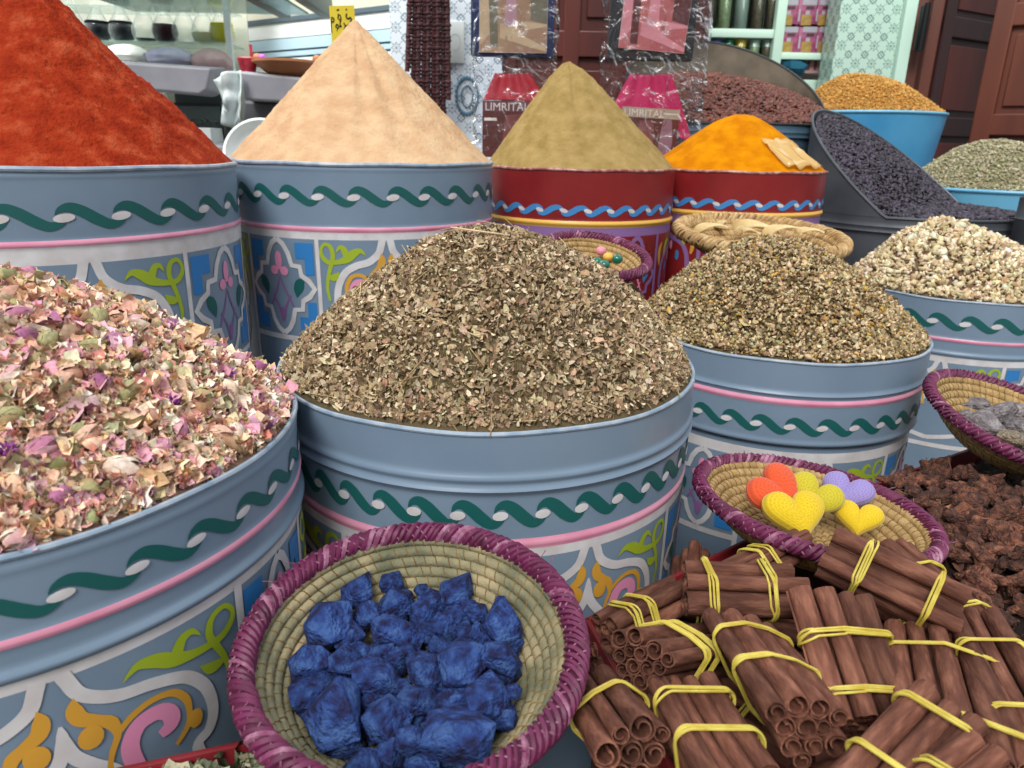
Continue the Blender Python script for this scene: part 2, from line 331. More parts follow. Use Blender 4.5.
# ------------------------------------------------------------------ scattered heaps (uncountable stuff, one mesh each)
def fast_mesh(name, parts, mats, base=None):
    """parts: list of (V (n,k,3), faces list, colours (n,3), material slot)"""
    VV = []; LL = []; LS = []; MI = []; CC = []; off = 0
    if base:
        V, Fc, c, mi = base; V = np.array(V); VV.append(V); CC.append(np.tile(np.array(c), (len(V), 1)))
        for f in Fc: LL.append(np.array(f)); LS.append(np.array([len(f)])); MI.append(np.array([mi]))
        off = len(V)
    for V, Fc, c, mi in parts:
        n, k, _ = V.shape; VV.append(V.reshape(-1, 3)); CC.append(np.repeat(c, k, axis=0))
        idx = np.arange(n)*k+off
        fl = np.concatenate([np.array(f) for f in Fc]); sz = np.array([len(f) for f in Fc])
        LL.append((idx[:, None]+fl[None, :]).reshape(-1)); LS.append(np.tile(sz, n)); MI.append(np.full(n*len(Fc), mi)); off += n*k
    V = np.concatenate(VV).astype(np.float32); L = np.concatenate(LL).astype(np.int32); Sz = np.concatenate(LS).astype(np.int32); MI = np.concatenate(MI).astype(np.int32); C = np.concatenate(CC)
    me = bpy.data.meshes.new(name); me.vertices.add(len(V)); me.vertices.foreach_set('co', V.reshape(-1))
    me.loops.add(len(L)); me.loops.foreach_set('vertex_index', L); me.polygons.add(len(Sz))
    me.polygons.foreach_set('loop_start', np.concatenate([[0], np.cumsum(Sz)[:-1]]).astype(np.int32)); me.polygons.foreach_set('loop_total', Sz)
    for m in mats: me.materials.append(m)
    me.polygons.foreach_set('material_index', MI); me.update(calc_edges=True); me.validate()
    a = me.color_attributes.new('Col', 'FLOAT_COLOR', 'POINT'); a.data.foreach_set('color', np.concatenate([C, np.ones((len(C), 1))], 1).astype(np.float32).reshape(-1))
    me.polygons.foreach_set('use_smooth', [True]*len(Sz))
    o = bpy.data.objects.new(name, me); COL.objects.link(o); return o
def rots(n, tilt, nrm):
    yaw = rng.uniform(0, 2*PI, n); tx = rng.normal(0, tilt, n); ty = rng.normal(0, tilt, n)
    def Rz(a): c, s = np.cos(a), np.sin(a); z = 0*a; o = z+1; return np.stack([c, -s, z, s, c, z, z, z, o], 1).reshape(-1, 3, 3)
    def Rx(a): c, s = np.cos(a), np.sin(a); z = 0*a; o = z+1; return np.stack([o, z, z, z, c, -s, z, s, c], 1).reshape(-1, 3, 3)
    def Ry(a): c, s = np.cos(a), np.sin(a); z = 0*a; o = z+1; return np.stack([c, z, s, z, o, z, -s, z, c], 1).reshape(-1, 3, 3)
    up = nrm/np.linalg.norm(nrm, axis=1, keepdims=True); h = np.tile([1., 0, 0], (n, 1)); t = h-up*(h*up).sum(1, keepdims=True); t /= np.linalg.norm(t, axis=1, keepdims=True); b = np.cross(up, t)
    B = np.stack([t, b, up], 2)
    return B @ Rx(tx) @ Ry(ty) @ Rz(yaw)
def pick(cols, wts, n, jit=.12):
    C = np.array([lin(c) for c in cols]); w_ = np.array(wts, float); w_ /= w_.sum(); i = rng.choice(len(C), n, p=w_)
    return np.clip(C[i]*(1+rng.normal(0, jit, (n, 1)))*(1+rng.normal(0, .05, (n, 3))), .005, 1)
def layer(T, Fc, n, size, cols, wts, hf, R, sampler=None, lift=.002, tilt=.5, sz_j=.3, zs=None, mi=0, warp=.0):
    T = np.array(T, float)
    if sampler is None: r = R*rng.uniform(0, 1, n)**.44; ne = n//9; r[:ne] = R*rng.uniform(.945, 1.0, ne); a = rng.uniform(0, 2*PI, n); x, y = r*np.cos(a), r*np.sin(a)
    else: x, y = sampler(n)
    z = np.array([hf(p, q) for p, q in zip(x, y)]); e = .004
    gx = (np.array([hf(p+e, q) for p, q in zip(x, y)])-z)/e; gy = (np.array([hf(p, q+e) for p, q in zip(x, y)])-z)/e
    nr = np.stack([-gx, -gy, np.ones(n)], 1); Rm = rots(n, tilt, nr)
    s = size*np.exp(rng.normal(0, sz_j, n)); V = T[None]*s[:, None, None]
    if warp: V = V*(1+rng.normal(0, warp, V.shape))
    V = np.einsum('nij,nkj->nki', Rm, V)+np.stack([x, y, z+rng.uniform(-.3, 1, n)*lift], 1)[:, None, :]
    return (V, Fc, pick(cols, wts, n), mi)
def dome(h, R, p=1.7, n_=.01, seed=0, ax=0, ay=0, fr=7):
    def f(x, y):
        t = math.hypot(x, y)/R; t = min(t, 1.03); s = 1-t
        q = math.hypot(x-ax*s, y-ay*s)/R; q = min(1, q)
        return h*(1-q**p)*(1 if s > 0 else 1)+min(1, max(0, s)*5)*n_*(noise.noise(Vector((x*fr+seed, y*fr, seed)))+.5*noise.noise(Vector((x*fr*3+seed, y*fr*3, seed))))
    return f
PETAL = []; PF = []
for i in range(4):
    for j in range(3):
        u, v = i/3*2-1, j/2*2-1; PETAL.append((u*(1 if j == 1 else .72), v*.62*(1-.25*(u+1)/2), .35*(u*u)+.45*v*v-.1+.1*u*v))
for i in range(3):
    for j in range(2): a = i*3+j; PF.append([a, a+1, a+4, a+3])
FLAKE = [(-1, -.45, .1), (.1, -.55, 0), (1, -.1, .2), (-.8, .5, .15), (.2, .6, -.05), (.9, .35, .25)]; FF = [[0, 1, 4, 3], [1, 2, 5, 4]]
STALK = [(-1, .03, 0), (-1, -.03, 0), (-1, 0, .05), (1, .03, 0), (1, -.03, 0), (1, 0, .05)]; SF = [[0, 1, 4, 3], [1, 2, 5, 4], [2, 0, 3, 5], [0, 2, 1], [3, 4, 5]]
OCT = [(1, 0, 0), (-1, 0, 0), (0, 1, 0), (0, -1, 0), (0, 0, .8), (0, 0, -.8)]; OF = [[0, 2, 4], [2, 1, 4], [1, 3, 4], [3, 0, 4], [2, 0, 5], [1, 2, 5], [3, 1, 5], [0, 3, 5]]
_m = MB().sphere((0, 0, 0), 1, .62, .5, seg=8, rings=6); BEAN = _m.v; BF = _m.f
_m = MB().box(0, 0, 0, 2, 1.5, .7); CHIP = [(v[0]*random.uniform(.75, 1.1), v[1]*random.uniform(.7, 1.1), v[2]) for v in _m.v]; CF = _m.f
_m = MB().box(0, 0, 0, 1.6, .8, .9); CHIP2 = [(v[0]*random.uniform(.7, 1.1), v[1]*random.uniform(.6, 1.2), v[2]*random.uniform(.6, 1.2)) for v in _m.v]
# curled rosebud-like lumps in the petal heap
_m = MB().sphere((0, 0, 0), 1.0, .62, .6, seg=8, rings=7)
BUD = [(x, y*(1-.35*x)*(1+.12*math.cos(5*math.atan2(z, y))), z*(1-.35*x)*(1+.12*math.cos(5*math.atan2(z, y)))) for x, y, z in [(v[2]*1/.6, v[1], v[0]*.6) for v in _m.v]]; BUF = _m.f
def heap(name, label, cat, k_or, hf, layers, basecol, mats, R=None, pos=None, nr=46, na=96):
    if pos is None: (cx, cy), R0, zr = DR[k_or]; pos = (cx, cy, CZ+zr); R = R or R0-.0055
    V, Fc = polar(lambda r, a: hf(r*math.cos(a), r*math.sin(a))-.004, R, nr, na, (0, 0), 0)
    parts = [layer(*l[0], hf=hf, R=R-.003, **l[1]) for l in layers]
    o = fast_mesh(name, parts, mats, base=(V, Fc, lin(basecol), 0)); o.location = (pos[0], pos[1], pos[2]-.001)
    return tag(o, label, cat, kind='stuff')
PM = attr_mat('dried_petals', .75, .25, 260); HM = attr_mat('dried_herb', .85, .3, 400); BM_ = attr_mat('dried_beans', .55, .2, 300, spec=.5); CM = attr_mat('root_chips', .8, .35, 350)
hA = dome(.150, .286, 1.5, .012, 2, .01, 0)
heap('rose_petal_heap', 'heap of dried pink and cream rose petals and buds', 'petal heap', 'A', hA, [
    ((PETAL, PF, 13000, .0060, ['eab8a4', 'f2d2b4', 'f6e6cc', 'd89cac', 'e2b0c2', 'c4b894', 'a8a47c', 'e4be92', 'a46c94', 'faeede', 'd08c7e'], [8, 11, 9, 4, 4, 4, 2.5, 7, .8, 5, 3]), dict(tilt=.75, lift=.006, sz_j=.34, warp=.12)),
    ((PETAL, PF, 9000, .0038, ['e8bca6', 'f0d0b2', 'd8ac92', 'cc9088', 'b0a480', 'f4e4ca'], [4, 5, 3, 2, 2, 4]), dict(tilt=.9, lift=.009, warp=.15)),
    ((BUD, BUF, 420, .0088, ['d49cac', 'e4b8a0', 'b2a67c', 'a59f6f', 'c07f9a', 'eed4b8', '9a6b86'], [4, 4, 4, 3, 2, 3, .8]), dict(tilt=.5, lift=.005, sz_j=.2, warp=.07))], 'ae8a72', [PM])
hB = dome(.185, .292, 1.8, .012, 5, .02, 0)
herb = ['c0a888', 'ad9673', 'd2be9e', '8d7a60', 'e0ceae', '705e48', 'a58f70', 'b38f74']
heap('crushed_leaf_heap', 'mound of brown-green crushed dried leaves with straw stalks', 'herb heap', 'B', hB, [
    ((FLAKE, FF, 22000, .0033, herb, [6, 6, 5, 4, 3, 2, 4, 2]), dict(tilt=.85, lift=.006, sz_j=.35, warp=.2)),
    ((FLAKE, FF, 10000, .0022, herb, [4, 5, 5, 3, 4, 2, 2, 1]), dict(tilt=1, lift=.007, warp=.2)),
    ((STALK, SF, 3500, .0065, ['c9b48c', 'ae946a', '8c7452'], [3, 3, 2]), dict(tilt=.4, lift=.008, sz_j=.3)),
    ((STALK, SF, 260, .019, ['d4be94', 'b69c70', 'c6a67c'], [3, 3, 2]), dict(tilt=.13, lift=.011, sz_j=.35))], '5e5138', [HM])
hC = dome(.180, .285, 1.75, .014, 9, -.04, 0)
cham = ['c2aa84', 'a88e68', 'd4c09a', '87704f', 'c69c4c', 'a89c76', '66543c']
heap('chamomile_heap', 'mound of small golden brown dried chamomile flowers', 'herb heap', 'C', hC, [
    ((OCT, OF, 13000, .0038, cham, [6, 5, 5, 4, 1.5, 3, 2]), dict(tilt=1, lift=.006, sz_j=.25, warp=.3)),
    ((FLAKE, FF, 9000, .0038, cham, [5, 5, 5, 4, 1, 3, 2]), dict(tilt=1.1, lift=.009, warp=.2)),
    ((STALK, SF, 1200, .007, ['8f7a4a', 'ab9560'], [3, 3]), dict(tilt=.7, lift=.008, sz_j=.3))], '5c4c30', [HM])
hE = dome(.170, .285, 1.9, .01, 12, -.08, 0)
heap('root_chip_heap', 'mound of cream and tan chopped root chips at the right', 'root heap', 'E', hE, [
    ((CHIP, CF, 5200, .0058, ['dac8a2', 'cab48c', 'e8dabb', 'b29a74', 'f2e8d0'], [5, 5, 4, 3, 1]), dict(tilt=.8, lift=.008, sz_j=.3, warp=.12)),
    ((CHIP2, CF, 2600, .0048, ['d4c09a', 'c2a880', 'e2d2b0', 'a68e6a'], [5, 4, 4, 2]), dict(tilt=.9, lift=.007, warp=.12))], '6b5540', [CM])
# rosebuds and purple flower heads lying on the petals, each a thing
def surf(k, hf, px, py):      # where the sight line meets the heap
    (cx, cy), R, zr = DR[k]; r = ray(px, py); t = .2
    while t < 4:
        p = r*t; x, y = p.x-cx, p.y-cy
        if math.hypot(x, y) < R and p.z < zr+hf(x, y): return Vector((p.x, p.y, p.z+CZ))
        t += .0015
    return None
def rosebud(cols):
    mb = MB(); c = cols
    mb.sphere((0, 0, 0), .0105, .0066, .0064, seg=12, rings=8, col=lin(c[0]))
    for i in range(5):
        a = 2*PI*i/5; V = []
        for u in range(5):
            for v in range(4):
                t = u/4; ww = (v/3-.5)*1.5*math.sin(PI*min(.95, t*.9+.12)); r = .0072*math.sin(PI*(.12+t*.72))+.0012*t
                V.append((-.0095+.021*t, r*math.cos(a+ww), r*math.sin(a+ww)))
        mb.add(V, [[q*4+w2, q*4+w2+1, q*4+w2+5, q*4+w2+4] for q in range(4) for w2 in range(3)], col=lin(c[1+i % 2]))
    for i in range(4):
        a = 2*PI*i/4+.4; mb.add([(-.0105, 0, 0), (-.004, .0069*math.cos(a-.35), .0069*math.sin(a-.35)), (.004, .0085*math.cos(a), .0085*math.sin(a)), (-.004, .0069*math.cos(a+.35), .0069*math.sin(a+.35))], [[0, 1, 2, 3]], col=lin('8c8a58'))
    mb.tube([(-.0105, 0, 0), (-.0175, .001, 0)], .001, 5, col=lin('8a7a50'))
    o = mb.build('rosebud', PM, angle=60); return o
PX_A = [(20, 318, 0), (45, 330, 1), (27, 340, 2), (92, 350, 3), (47, 345, 3), (100, 385, 2), (132, 327, 4), (117, 322, 1), (180, 430, 0), (236, 435, 4), (217, 437, 1), (98, 322, 3), (70, 380, 1), (127, 395, 3), (40, 452, 0), (62, 500, 2), (20, 540, 4), (90, 492, 3), (150, 420, 1), (188, 373, 4), (240, 350, 2), (262, 345, 0), (60, 290, 3), (30, 285, 4), (8, 300, 1), (115, 345, 2), (200, 400, 3), (160, 450, 0), (120, 470, 4), (255, 400, 0), (275, 385, 2), (10, 420, 3), (85, 440, 1), (140, 300, 2), (8, 380, 4)]
BC = [('c88fa0', 'd9a8b0', 'b77690'), ('b98a72', 'd8b09a', 'c79884'), ('a8688a', 'b87a9c', '96597c'), ('9a9468', 'aaa478', 'b09a70'), ('e0c8b4', 'ecd8c8', 'd8a8a8')]
protos = {}
for px, py, ci in PX_A:
    p = surf('A', hA, px, py)
    if p is None: continue
    if ci not in protos: protos[ci] = rosebud(BC[ci]); o = protos[ci]
    else: o = protos[ci].copy(); COL.objects.link(o)
    o.location = p+Vector((0, 0, .003)); o.rotation_euler = (random.uniform(0, 6), random.uniform(-.5, .5), random.uniform(0, 6)); s_ = random.uniform(1.05, 1.4); o.scale = (s_,)*3
    tag(o, ['dusty pink rosebud lying on the petal heap', 'tan and peach rosebud lying on the petal heap', 'purple-pink rosebud lying on the petal heap', 'olive green closed rosebud lying on the petal heap', 'pale cream rosebud lying on the petal heap'][ci], 'rosebud', ['dusty pink rosebuds', 'peach rosebuds', 'purple rosebuds', 'olive rosebuds', 'cream rosebuds'][ci])
for i, (px, py, lb) in enumerate([(226, 378, 'vivid purple dried flower head near the right rim of the petal drum'), (174, 407, 'purple dried flower head in the middle of the petal heap'), (6, 455, 'purple dried flower head at the left picture edge on the petals')]):
    p = surf('A', hA, px, py)
    mb = MB()
    for q in range(26):
        a = random.uniform(0, 2*PI); e = random.uniform(.2, 1.5); d = Vector((math.cos(a)*math.cos(e), math.sin(a)*math.cos(e), math.sin(e)))
        mb.tube([d*.002, d*.006, d*.0105+Vector((random.uniform(-1, 1), random.uniform(-1, 1), 0))*.002], [.0012, .002, .0006], 5, col=lin(random.choice(['8d3f94', 'a557a8', '6f2c78'])))
    o = mb.build('purple_flower_head', PM); o.location = p+Vector((0, 0, .002)); tag(o, lb, 'dried flower')
# ------------------------------------------------------------------ coiled baskets
STRAW = mat('straw_coil', '94784a', .75, c2='bf9f6c', c3='ab8c5a', ns=60, bump=.8, bs=260, dist=.002, lo=.3, hi=.7)
STRAWG = mat('green_straw_coil', '64664f', .8, c2='aa9a76', c3='868062', ns=25, bump=.8, bs=260, dist=.002, lo=.35, hi=.68)
STITCH = mat('straw_stitch', '6b5630', .8, c2='92794a', ns=40)
MAG = mat('magenta_raffia', '4e1433', .55, c2='70244e', c3='631c43', ns=70, lo=.3, hi=.7, bump=.4, bs=200, dist=.001)
MAG2 = mat('faded_magenta_raffia', '7a3358', .6, c2='a8788e', ns=90, lo=.4, hi=.65); DMAG = mat('dark_magenta_core', '4a1430', .7)
NAT = mat('natural_raffia', '9c7a4c', .7, c2='c5a878', c3='b08e5e', ns=50, bump=.5, bs=150, dist=.001); NAT2 = mat('raffia_dark', '5c4630', .8)
def basket(label, c, R, depth, tilt=(0, 0, 0), flatr=.45, n_coil=10, straw=STRAW, rim=(MAG, MAG2, DMAG), rr=.0115, turns=70, power=1.9, cat='basket', seed=1, both=True):
    root = thing('coiled_straw_basket', label, cat, c, tilt)
    # bowl: scalloped coils inside and out
    cr_ = R/n_coil*.5; inner = []; 
    def pr(t):                                   # t 0 centre..1 rim
        r = R*t; z = -depth*(1-max(0, (t-flatr)/(1-flatr))**power) if t > flatr else -depth
        return r, z
    N = n_coil; T = [(i+.5)/N for i in range(N)]; cen = []
    # arc-length resample
    L = [0]; PP = [pr(i/200) for i in range(201)]
    for a, b in zip(PP[:-1], PP[1:]): L.append(L[-1]+math.hypot(b[0]-a[0], b[1]-a[1]))
    tot = L[-1]; N = int(round(tot/(2*cr_)))
    for i in range(N):
        s = (i+.5)/N*tot; j = min(199, max(0, next(k for k in range(201) if L[k] >= s)-1)); f = (s-L[j])/(L[j+1]-L[j]+1e-9)
        cen.append((PP[j][0]*(1-f)+PP[j+1][0]*f, PP[j][1]*(1-f)+PP[j+1][1]*f, (PP[j+1][0]-PP[j][0], PP[j+1][1]-PP[j][1])))
    mb = MB(); stb = MB(); cr2 = tot/N/2; seg = 72
    for i, (r, z, d) in enumerate(cen):
        l = math.hypot(*d); d = (d[0]/l, d[1]/l)
        pr_ = []
        for k in range(10):
            a = 2*PI*k/10; pr_.append((max(.0005, r+d[0]*cr2*1.06*math.cos(a)-d[1]*cr2*.8*math.sin(a)), z+d[1]*cr2*1.06*math.cos(a)+d[0]*cr2*.8*math.sin(a)))
        mb.lathe(pr_, seg, 0, close=True)
        # stitches
        ns_ = max(6, int(2*PI*r/.0125)); ph = (i*.37) % 1
        if r > .25*R or True:
            for q in range(ns_):
                a0 = 2*PI*(q+ph)/ns_+random.uniform(-.02, .02); sk = .006/max(r, .02)
                for side in ((1, -1) if both else (1,)):
                    pts = []
                    for u in range(5):
                        t = u/4*PI; aa = a0+sk*(u/4-.5)*side
                        rq = r-d[0]*cr2*1.15*math.cos(t)-d[1]*cr2*.88*math.sin(t)*side; zq = z-d[1]*cr2*1.15*math.cos(t)+d[0]*cr2*.88*math.sin(t)*side
                        pts.append((rq*math.cos(aa), rq*math.sin(aa), zq))
                    stb.tube(pts, .00065, 4, 0, cap=False)
    bw = mb.build('bowl', straw, root); stb.build('stitching', STITCH, bw)
    # wrapped rim
    rb = MB(); n = 96; rnd = random.Random(seed)
    core = [((R+rr*.4)*math.cos(2*PI*i/n), (R+rr*.4)*math.sin(2*PI*i/n), .001*math.sin(7*2*PI*i/n)) for i in range(n)]
    rb.tube(core, rr*.9, 12, 2, closed=True)
    for hand in (1, -1):
        for q in range(turns if hand == 1 else turns//2):
            a0 = 2*PI*(q+rnd.uniform(-.2, .2))/(turns if hand == 1 else turns//2)
            adv = (rr*1.6/R)*hand*(1.0 if hand == 1 else 1.5); pts = []; w_ = rnd.uniform(.7, 1.05)*(R*2*PI/turns)*.50*(1 if hand == 1 else .3)
            for u in range(13):
                t = -PI*.62+u/12*PI*2*.9; aa = a0+adv*(u/12-.5)*2; rad = rr*(.9 if hand == 1 else .97)+rnd.uniform(0, .0006)
                rq = R+rr*.4+rad*math.cos(t); pts.append((rq*math.cos(aa), rq*math.sin(aa), rad*math.sin(t)))
            rb.tube(pts, w_, 5, 1 if (hand == -1 or rnd.random() < .14) else 0, cap=False, flat=.8)
    for q in range(10):
        a = rnd.uniform(0, 2*PI); p = Vector(((R+rr)*math.cos(a), (R+rr)*math.sin(a), rr*.7)); rb.tube([p, p+Vector((rnd.uniform(-.01, .01), rnd.uniform(-.01, .01), .009))], .0005, 4, 1)
    rb.build('rim', list(rim), root)
    return root
BS = (-.0815, .533, CZ-.413)
TILT = math.radians(9.5)
basket('large coiled basket with magenta rim full of blue stones', BS, .139, .066, (TILT, 0, 0), straw=STRAWG, n_coil=13, rr=.0096, turns=125, seed=3, flatr=.5)
HB = (.402, .865, CZ-.447)
basket('coiled basket with magenta rim holding crocheted hearts', HB, .1455, .052, (math.radians(-2), math.radians(7), 0), n_coil=12, rr=.0084, turns=115, seed=5, flatr=.5, power=1.5)
RB = (.862, 1.15, CZ-.432)
basket('coiled basket with magenta rim holding grey rocks at right', RB, .148, .058, (math.radians(12), math.radians(12), 0), n_coil=11, rr=.0084, turns=108, seed=8, flatr=.45, power=1.5)
GB = (.178, 1.62, CZ-.232)
basket('small magenta rimmed basket with green beads behind the leaf mound', GB, .112, .06, (math.radians(13), math.radians(6), 0), n_coil=9, rr=.0105, turns=90, seed=9, flatr=.45, power=1.5)
PB = (.63, 1.90, CZ-.214)
basket('wide shallow natural straw basket of pale dried peel', PB, .200, .05, (math.radians(6), math.radians(2), 0), n_coil=9, rr=.0135, turns=80, seed=12, rim=(NAT, NAT, NAT2), straw=NAT, flatr=.6, power=1.4)
# ------------------------------------------------------------------ blue stones
IND = mat('indigo_stone', '232650', .85, c2='44639e', c3='2e4888', ns=2.0, detail=12, bump=.7, bs=6, dist=.03, lo=.36, hi=.64, rand=.16, spec=.3)
def stone_mesh(seed, flat=.85, npt=11):
    r = random.Random(seed); bm = bmesh.new()
    for i in range(npt):
        z = 1-2*(i+.5)/npt+r.uniform(-.12, .12); z = max(-.97, min(.97, z)); a = i*2.4+r.uniform(-.5, .5); q = math.sqrt(1-z*z)
        bm.verts.new((q*math.cos(a)*r.uniform(.85, 1.12), q*math.sin(a)*r.uniform(.8, 1.08), z*flat*r.uniform(.85, 1.1)))
    g = bmesh.ops.convex_hull(bm, input=bm.verts[:])
    bmesh.ops.delete(bm, geom=[v for v in bm.verts if not v.link_faces], context='VERTS')
    bmesh.ops.bevel(bm, geom=bm.edges[:], offset=.05, segments=2, affect='EDGES', profile=.6)
    bmesh.ops.triangulate(bm, faces=bm.faces[:]); bmesh.ops.subdivide_edges(bm, edges=[e for e in bm.edges if e.calc_length() > .25], cuts=2, use_grid_fill=True)
    for v in bm.verts: v.co *= 1+.03*noise.noise(v.co*2.2+Vector((seed, 0, 0)))+.022*noise.noise(v.co*6)
    me = bpy.data.meshes.new('blue_stone'); bm.to_mesh(me); bm.free(); me.polygons.foreach_set('use_smooth', [True]*len(me.polygons))
    try: me.set_sharp_from_angle(angle=math.radians(24))
    except Exception: pass
    return me
SM = [stone_mesh(i) for i in range(9)]
for m_ in SM: m_.materials.append(IND)
ST = [(329, 624, 27, 'large faceted blue stone high at the left of the pile'), (359, 591, 19, 'blue stone at the back left beside the tall pointed one'), (308, 663, 19, 'leftmost blue stone touching the straw wall'),
      (347, 662, 18, 'blue stone right of the leftmost one'), (312, 692, 24, None), (338, 716, 33, 'biggest flat faced blue stone at the front left'), (376, 678, 22, 'wedge shaped blue stone behind the biggest flat one'),
      (388, 722, 22, 'upright oval blue stone right of the biggest flat one'), (394, 631, 20, 'rough dark blue stone in the centre back of the pile'), (399, 603, 18, None), (392, 582, 14, 'tall pointed blue stone at the very back'),
      (366, 615, 15, None), (381, 654, 15, None), (422, 590, 8, 'smallest blue pebble at the back of the pile'), (432, 604, 16, None), (457, 591, 20, 'squarish blue stone at the back right'), (455, 616, 14, None),
      (502, 621, 25, 'large dark blue stone at the right against the straw wall'), (477, 615, 15, None), (425, 633, 16, None), (465, 635, 14, None), (485, 637, 11, None), (459, 664, 29, 'big triangular blue stone right of the centre'),
      (499, 659, 20, 'blue stone between the big triangle and the right wall'), (425, 671, 18, 'bright blue stone in the middle of the pile'), (405, 655, 13, None), (418, 701, 18, 'pitted blue stone below the middle bright one'), (446, 706, 16, None),
      (485, 697, 25, 'many sided blue stone at the right front'), (513, 692, 8, 'small blue chip beside the right front stone'), (460, 737, 35, 'broad flat blue stone at the very front'), (411, 738, 15, 'narrow blue stone wedged at the front middle'), (372, 702, 14, None), (345, 640, 14, None), (440, 650, 12, None), (400, 690, 12, None), (470, 683, 12, None)]
for i, (px, py, r, lb) in enumerate(ST):
    zr = -.415-.030-r*.0003
    for _ in range(3):
        p = at_z(px, py, zr); zr = -.415-.024+math.tan(TILT)*(p.y-BS[1])-r*.00025-(.012 if lb is None else 0)-.03*max(0, math.hypot(p.x-BS[0], p.y-BS[1])/.14-.35)*-.6
    o = bpy.data.objects.new('blue_stone', SM[i % 9]); COL.objects.link(o); s_ = r*.00104+.0012
    o.location = p; o.scale = (s_*1.06, s_*.98, s_*.95); o.rotation_euler = (random.uniform(-.6, .6), random.uniform(-.6, .6), random.uniform(0, 6.2))
    tag(o, lb or 'blue stone half hidden among the others in the basket', 'stone', 'blue stones in the basket')
for i in range(30):                                        # those underneath, seen in the gaps
    a = i*2.4; r = .01+.083*math.sqrt((i+.5)/30); o = bpy.data.objects.new('blue_stone', SM[i % 9]); COL.objects.link(o); o.scale = (.019,)*3
    o.location = (BS[0]+r*math.cos(a), BS[1]+r*math.sin(a), BS[2]-.043+math.tan(TILT)*r*math.sin(a)); o.rotation_euler = (a, a*2, a*3)
    tag(o, 'blue stone half hidden among the others in the basket', 'stone', 'blue stones in the basket')
# ------------------------------------------------------------------ crocheted hearts
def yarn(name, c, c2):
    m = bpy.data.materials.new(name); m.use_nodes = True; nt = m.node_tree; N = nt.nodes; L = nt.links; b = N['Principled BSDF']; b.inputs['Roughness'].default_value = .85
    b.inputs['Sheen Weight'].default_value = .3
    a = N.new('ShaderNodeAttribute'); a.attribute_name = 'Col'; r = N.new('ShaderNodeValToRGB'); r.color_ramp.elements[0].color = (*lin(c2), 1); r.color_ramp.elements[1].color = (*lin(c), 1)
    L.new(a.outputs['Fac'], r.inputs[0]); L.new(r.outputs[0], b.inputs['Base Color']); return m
def heart(label, loc, size, rot, mt, mt_name='crocheted_heart'):
    nt_, nr = 110, 26; mb = MB(); V = []; C = []
    def out(t):
        x = 16*math.sin(t)**3; y = 13*math.cos(t)-5*math.cos(2*t)-2*math.cos(3*t)-math.cos(4*t); return x/16, (y+2.5)/16
    for side in (1, -1):
        base = len(V); V.append((0, 0, side*.42)); C.append(1)
        for i in range(1, nr+1):
            q = i/nr
            for k in range(nt_):
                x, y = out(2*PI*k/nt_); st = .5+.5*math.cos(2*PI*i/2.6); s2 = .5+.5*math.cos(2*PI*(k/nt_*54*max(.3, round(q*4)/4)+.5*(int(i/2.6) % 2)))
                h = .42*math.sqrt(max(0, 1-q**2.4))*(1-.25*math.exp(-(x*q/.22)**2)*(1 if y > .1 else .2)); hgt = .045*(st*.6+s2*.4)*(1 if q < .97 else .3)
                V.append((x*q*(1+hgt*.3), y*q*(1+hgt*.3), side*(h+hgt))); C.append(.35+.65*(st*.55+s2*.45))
        for k in range(nt_):
            k2 = (k+1) % nt_; f = [base, base+1+k, base+1+k2]; mb.f.append(f if side > 0 else f[::-1]); mb.m.append(0)
            for i in range(nr-1):
                a = base+1+i*nt_; f = [a+k, a+nt_+k, a+nt_+k2, a+k2]; mb.f.append(f if side > 0 else f[::-1]); mb.m.append(0)
    mb.v = [(v[0]*size, v[1]*size, v[2]*size) for v in V]; mb.c = [(c, c, c) for c in C]
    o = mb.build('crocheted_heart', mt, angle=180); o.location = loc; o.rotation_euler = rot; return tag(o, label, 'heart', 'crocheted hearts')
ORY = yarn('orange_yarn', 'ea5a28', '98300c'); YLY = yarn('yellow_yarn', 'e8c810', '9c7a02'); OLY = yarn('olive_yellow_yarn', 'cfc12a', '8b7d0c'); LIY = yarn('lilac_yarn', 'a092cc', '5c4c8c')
def hz(px, py, z): return at_z(px, py, z)
heart('orange crocheted heart at the left of the hearts basket', hz(779, 495, -.440), .043, (math.radians(38), math.radians(-14), math.radians(42)), ORY)
heart('olive yellow crocheted heart standing between orange and lilac ones', hz(812, 500, -.447), .036, (math.radians(50), math.radians(15), math.radians(-35)), OLY)
heart('bright yellow crocheted heart in front of the orange one', hz(797, 518, -.446), .041, (math.radians(35), math.radians(0), math.radians(8)), YLY)
heart('lilac crocheted heart at the back of the basket', hz(845, 495, -.457), .035, (math.radians(35), math.radians(5), math.radians(-38)), LIY)
heart('small bright yellow crocheted heart at the right of the others', hz(858, 521, -.465), .031, (math.radians(30), math.radians(0), math.radians(-25)), YLY)
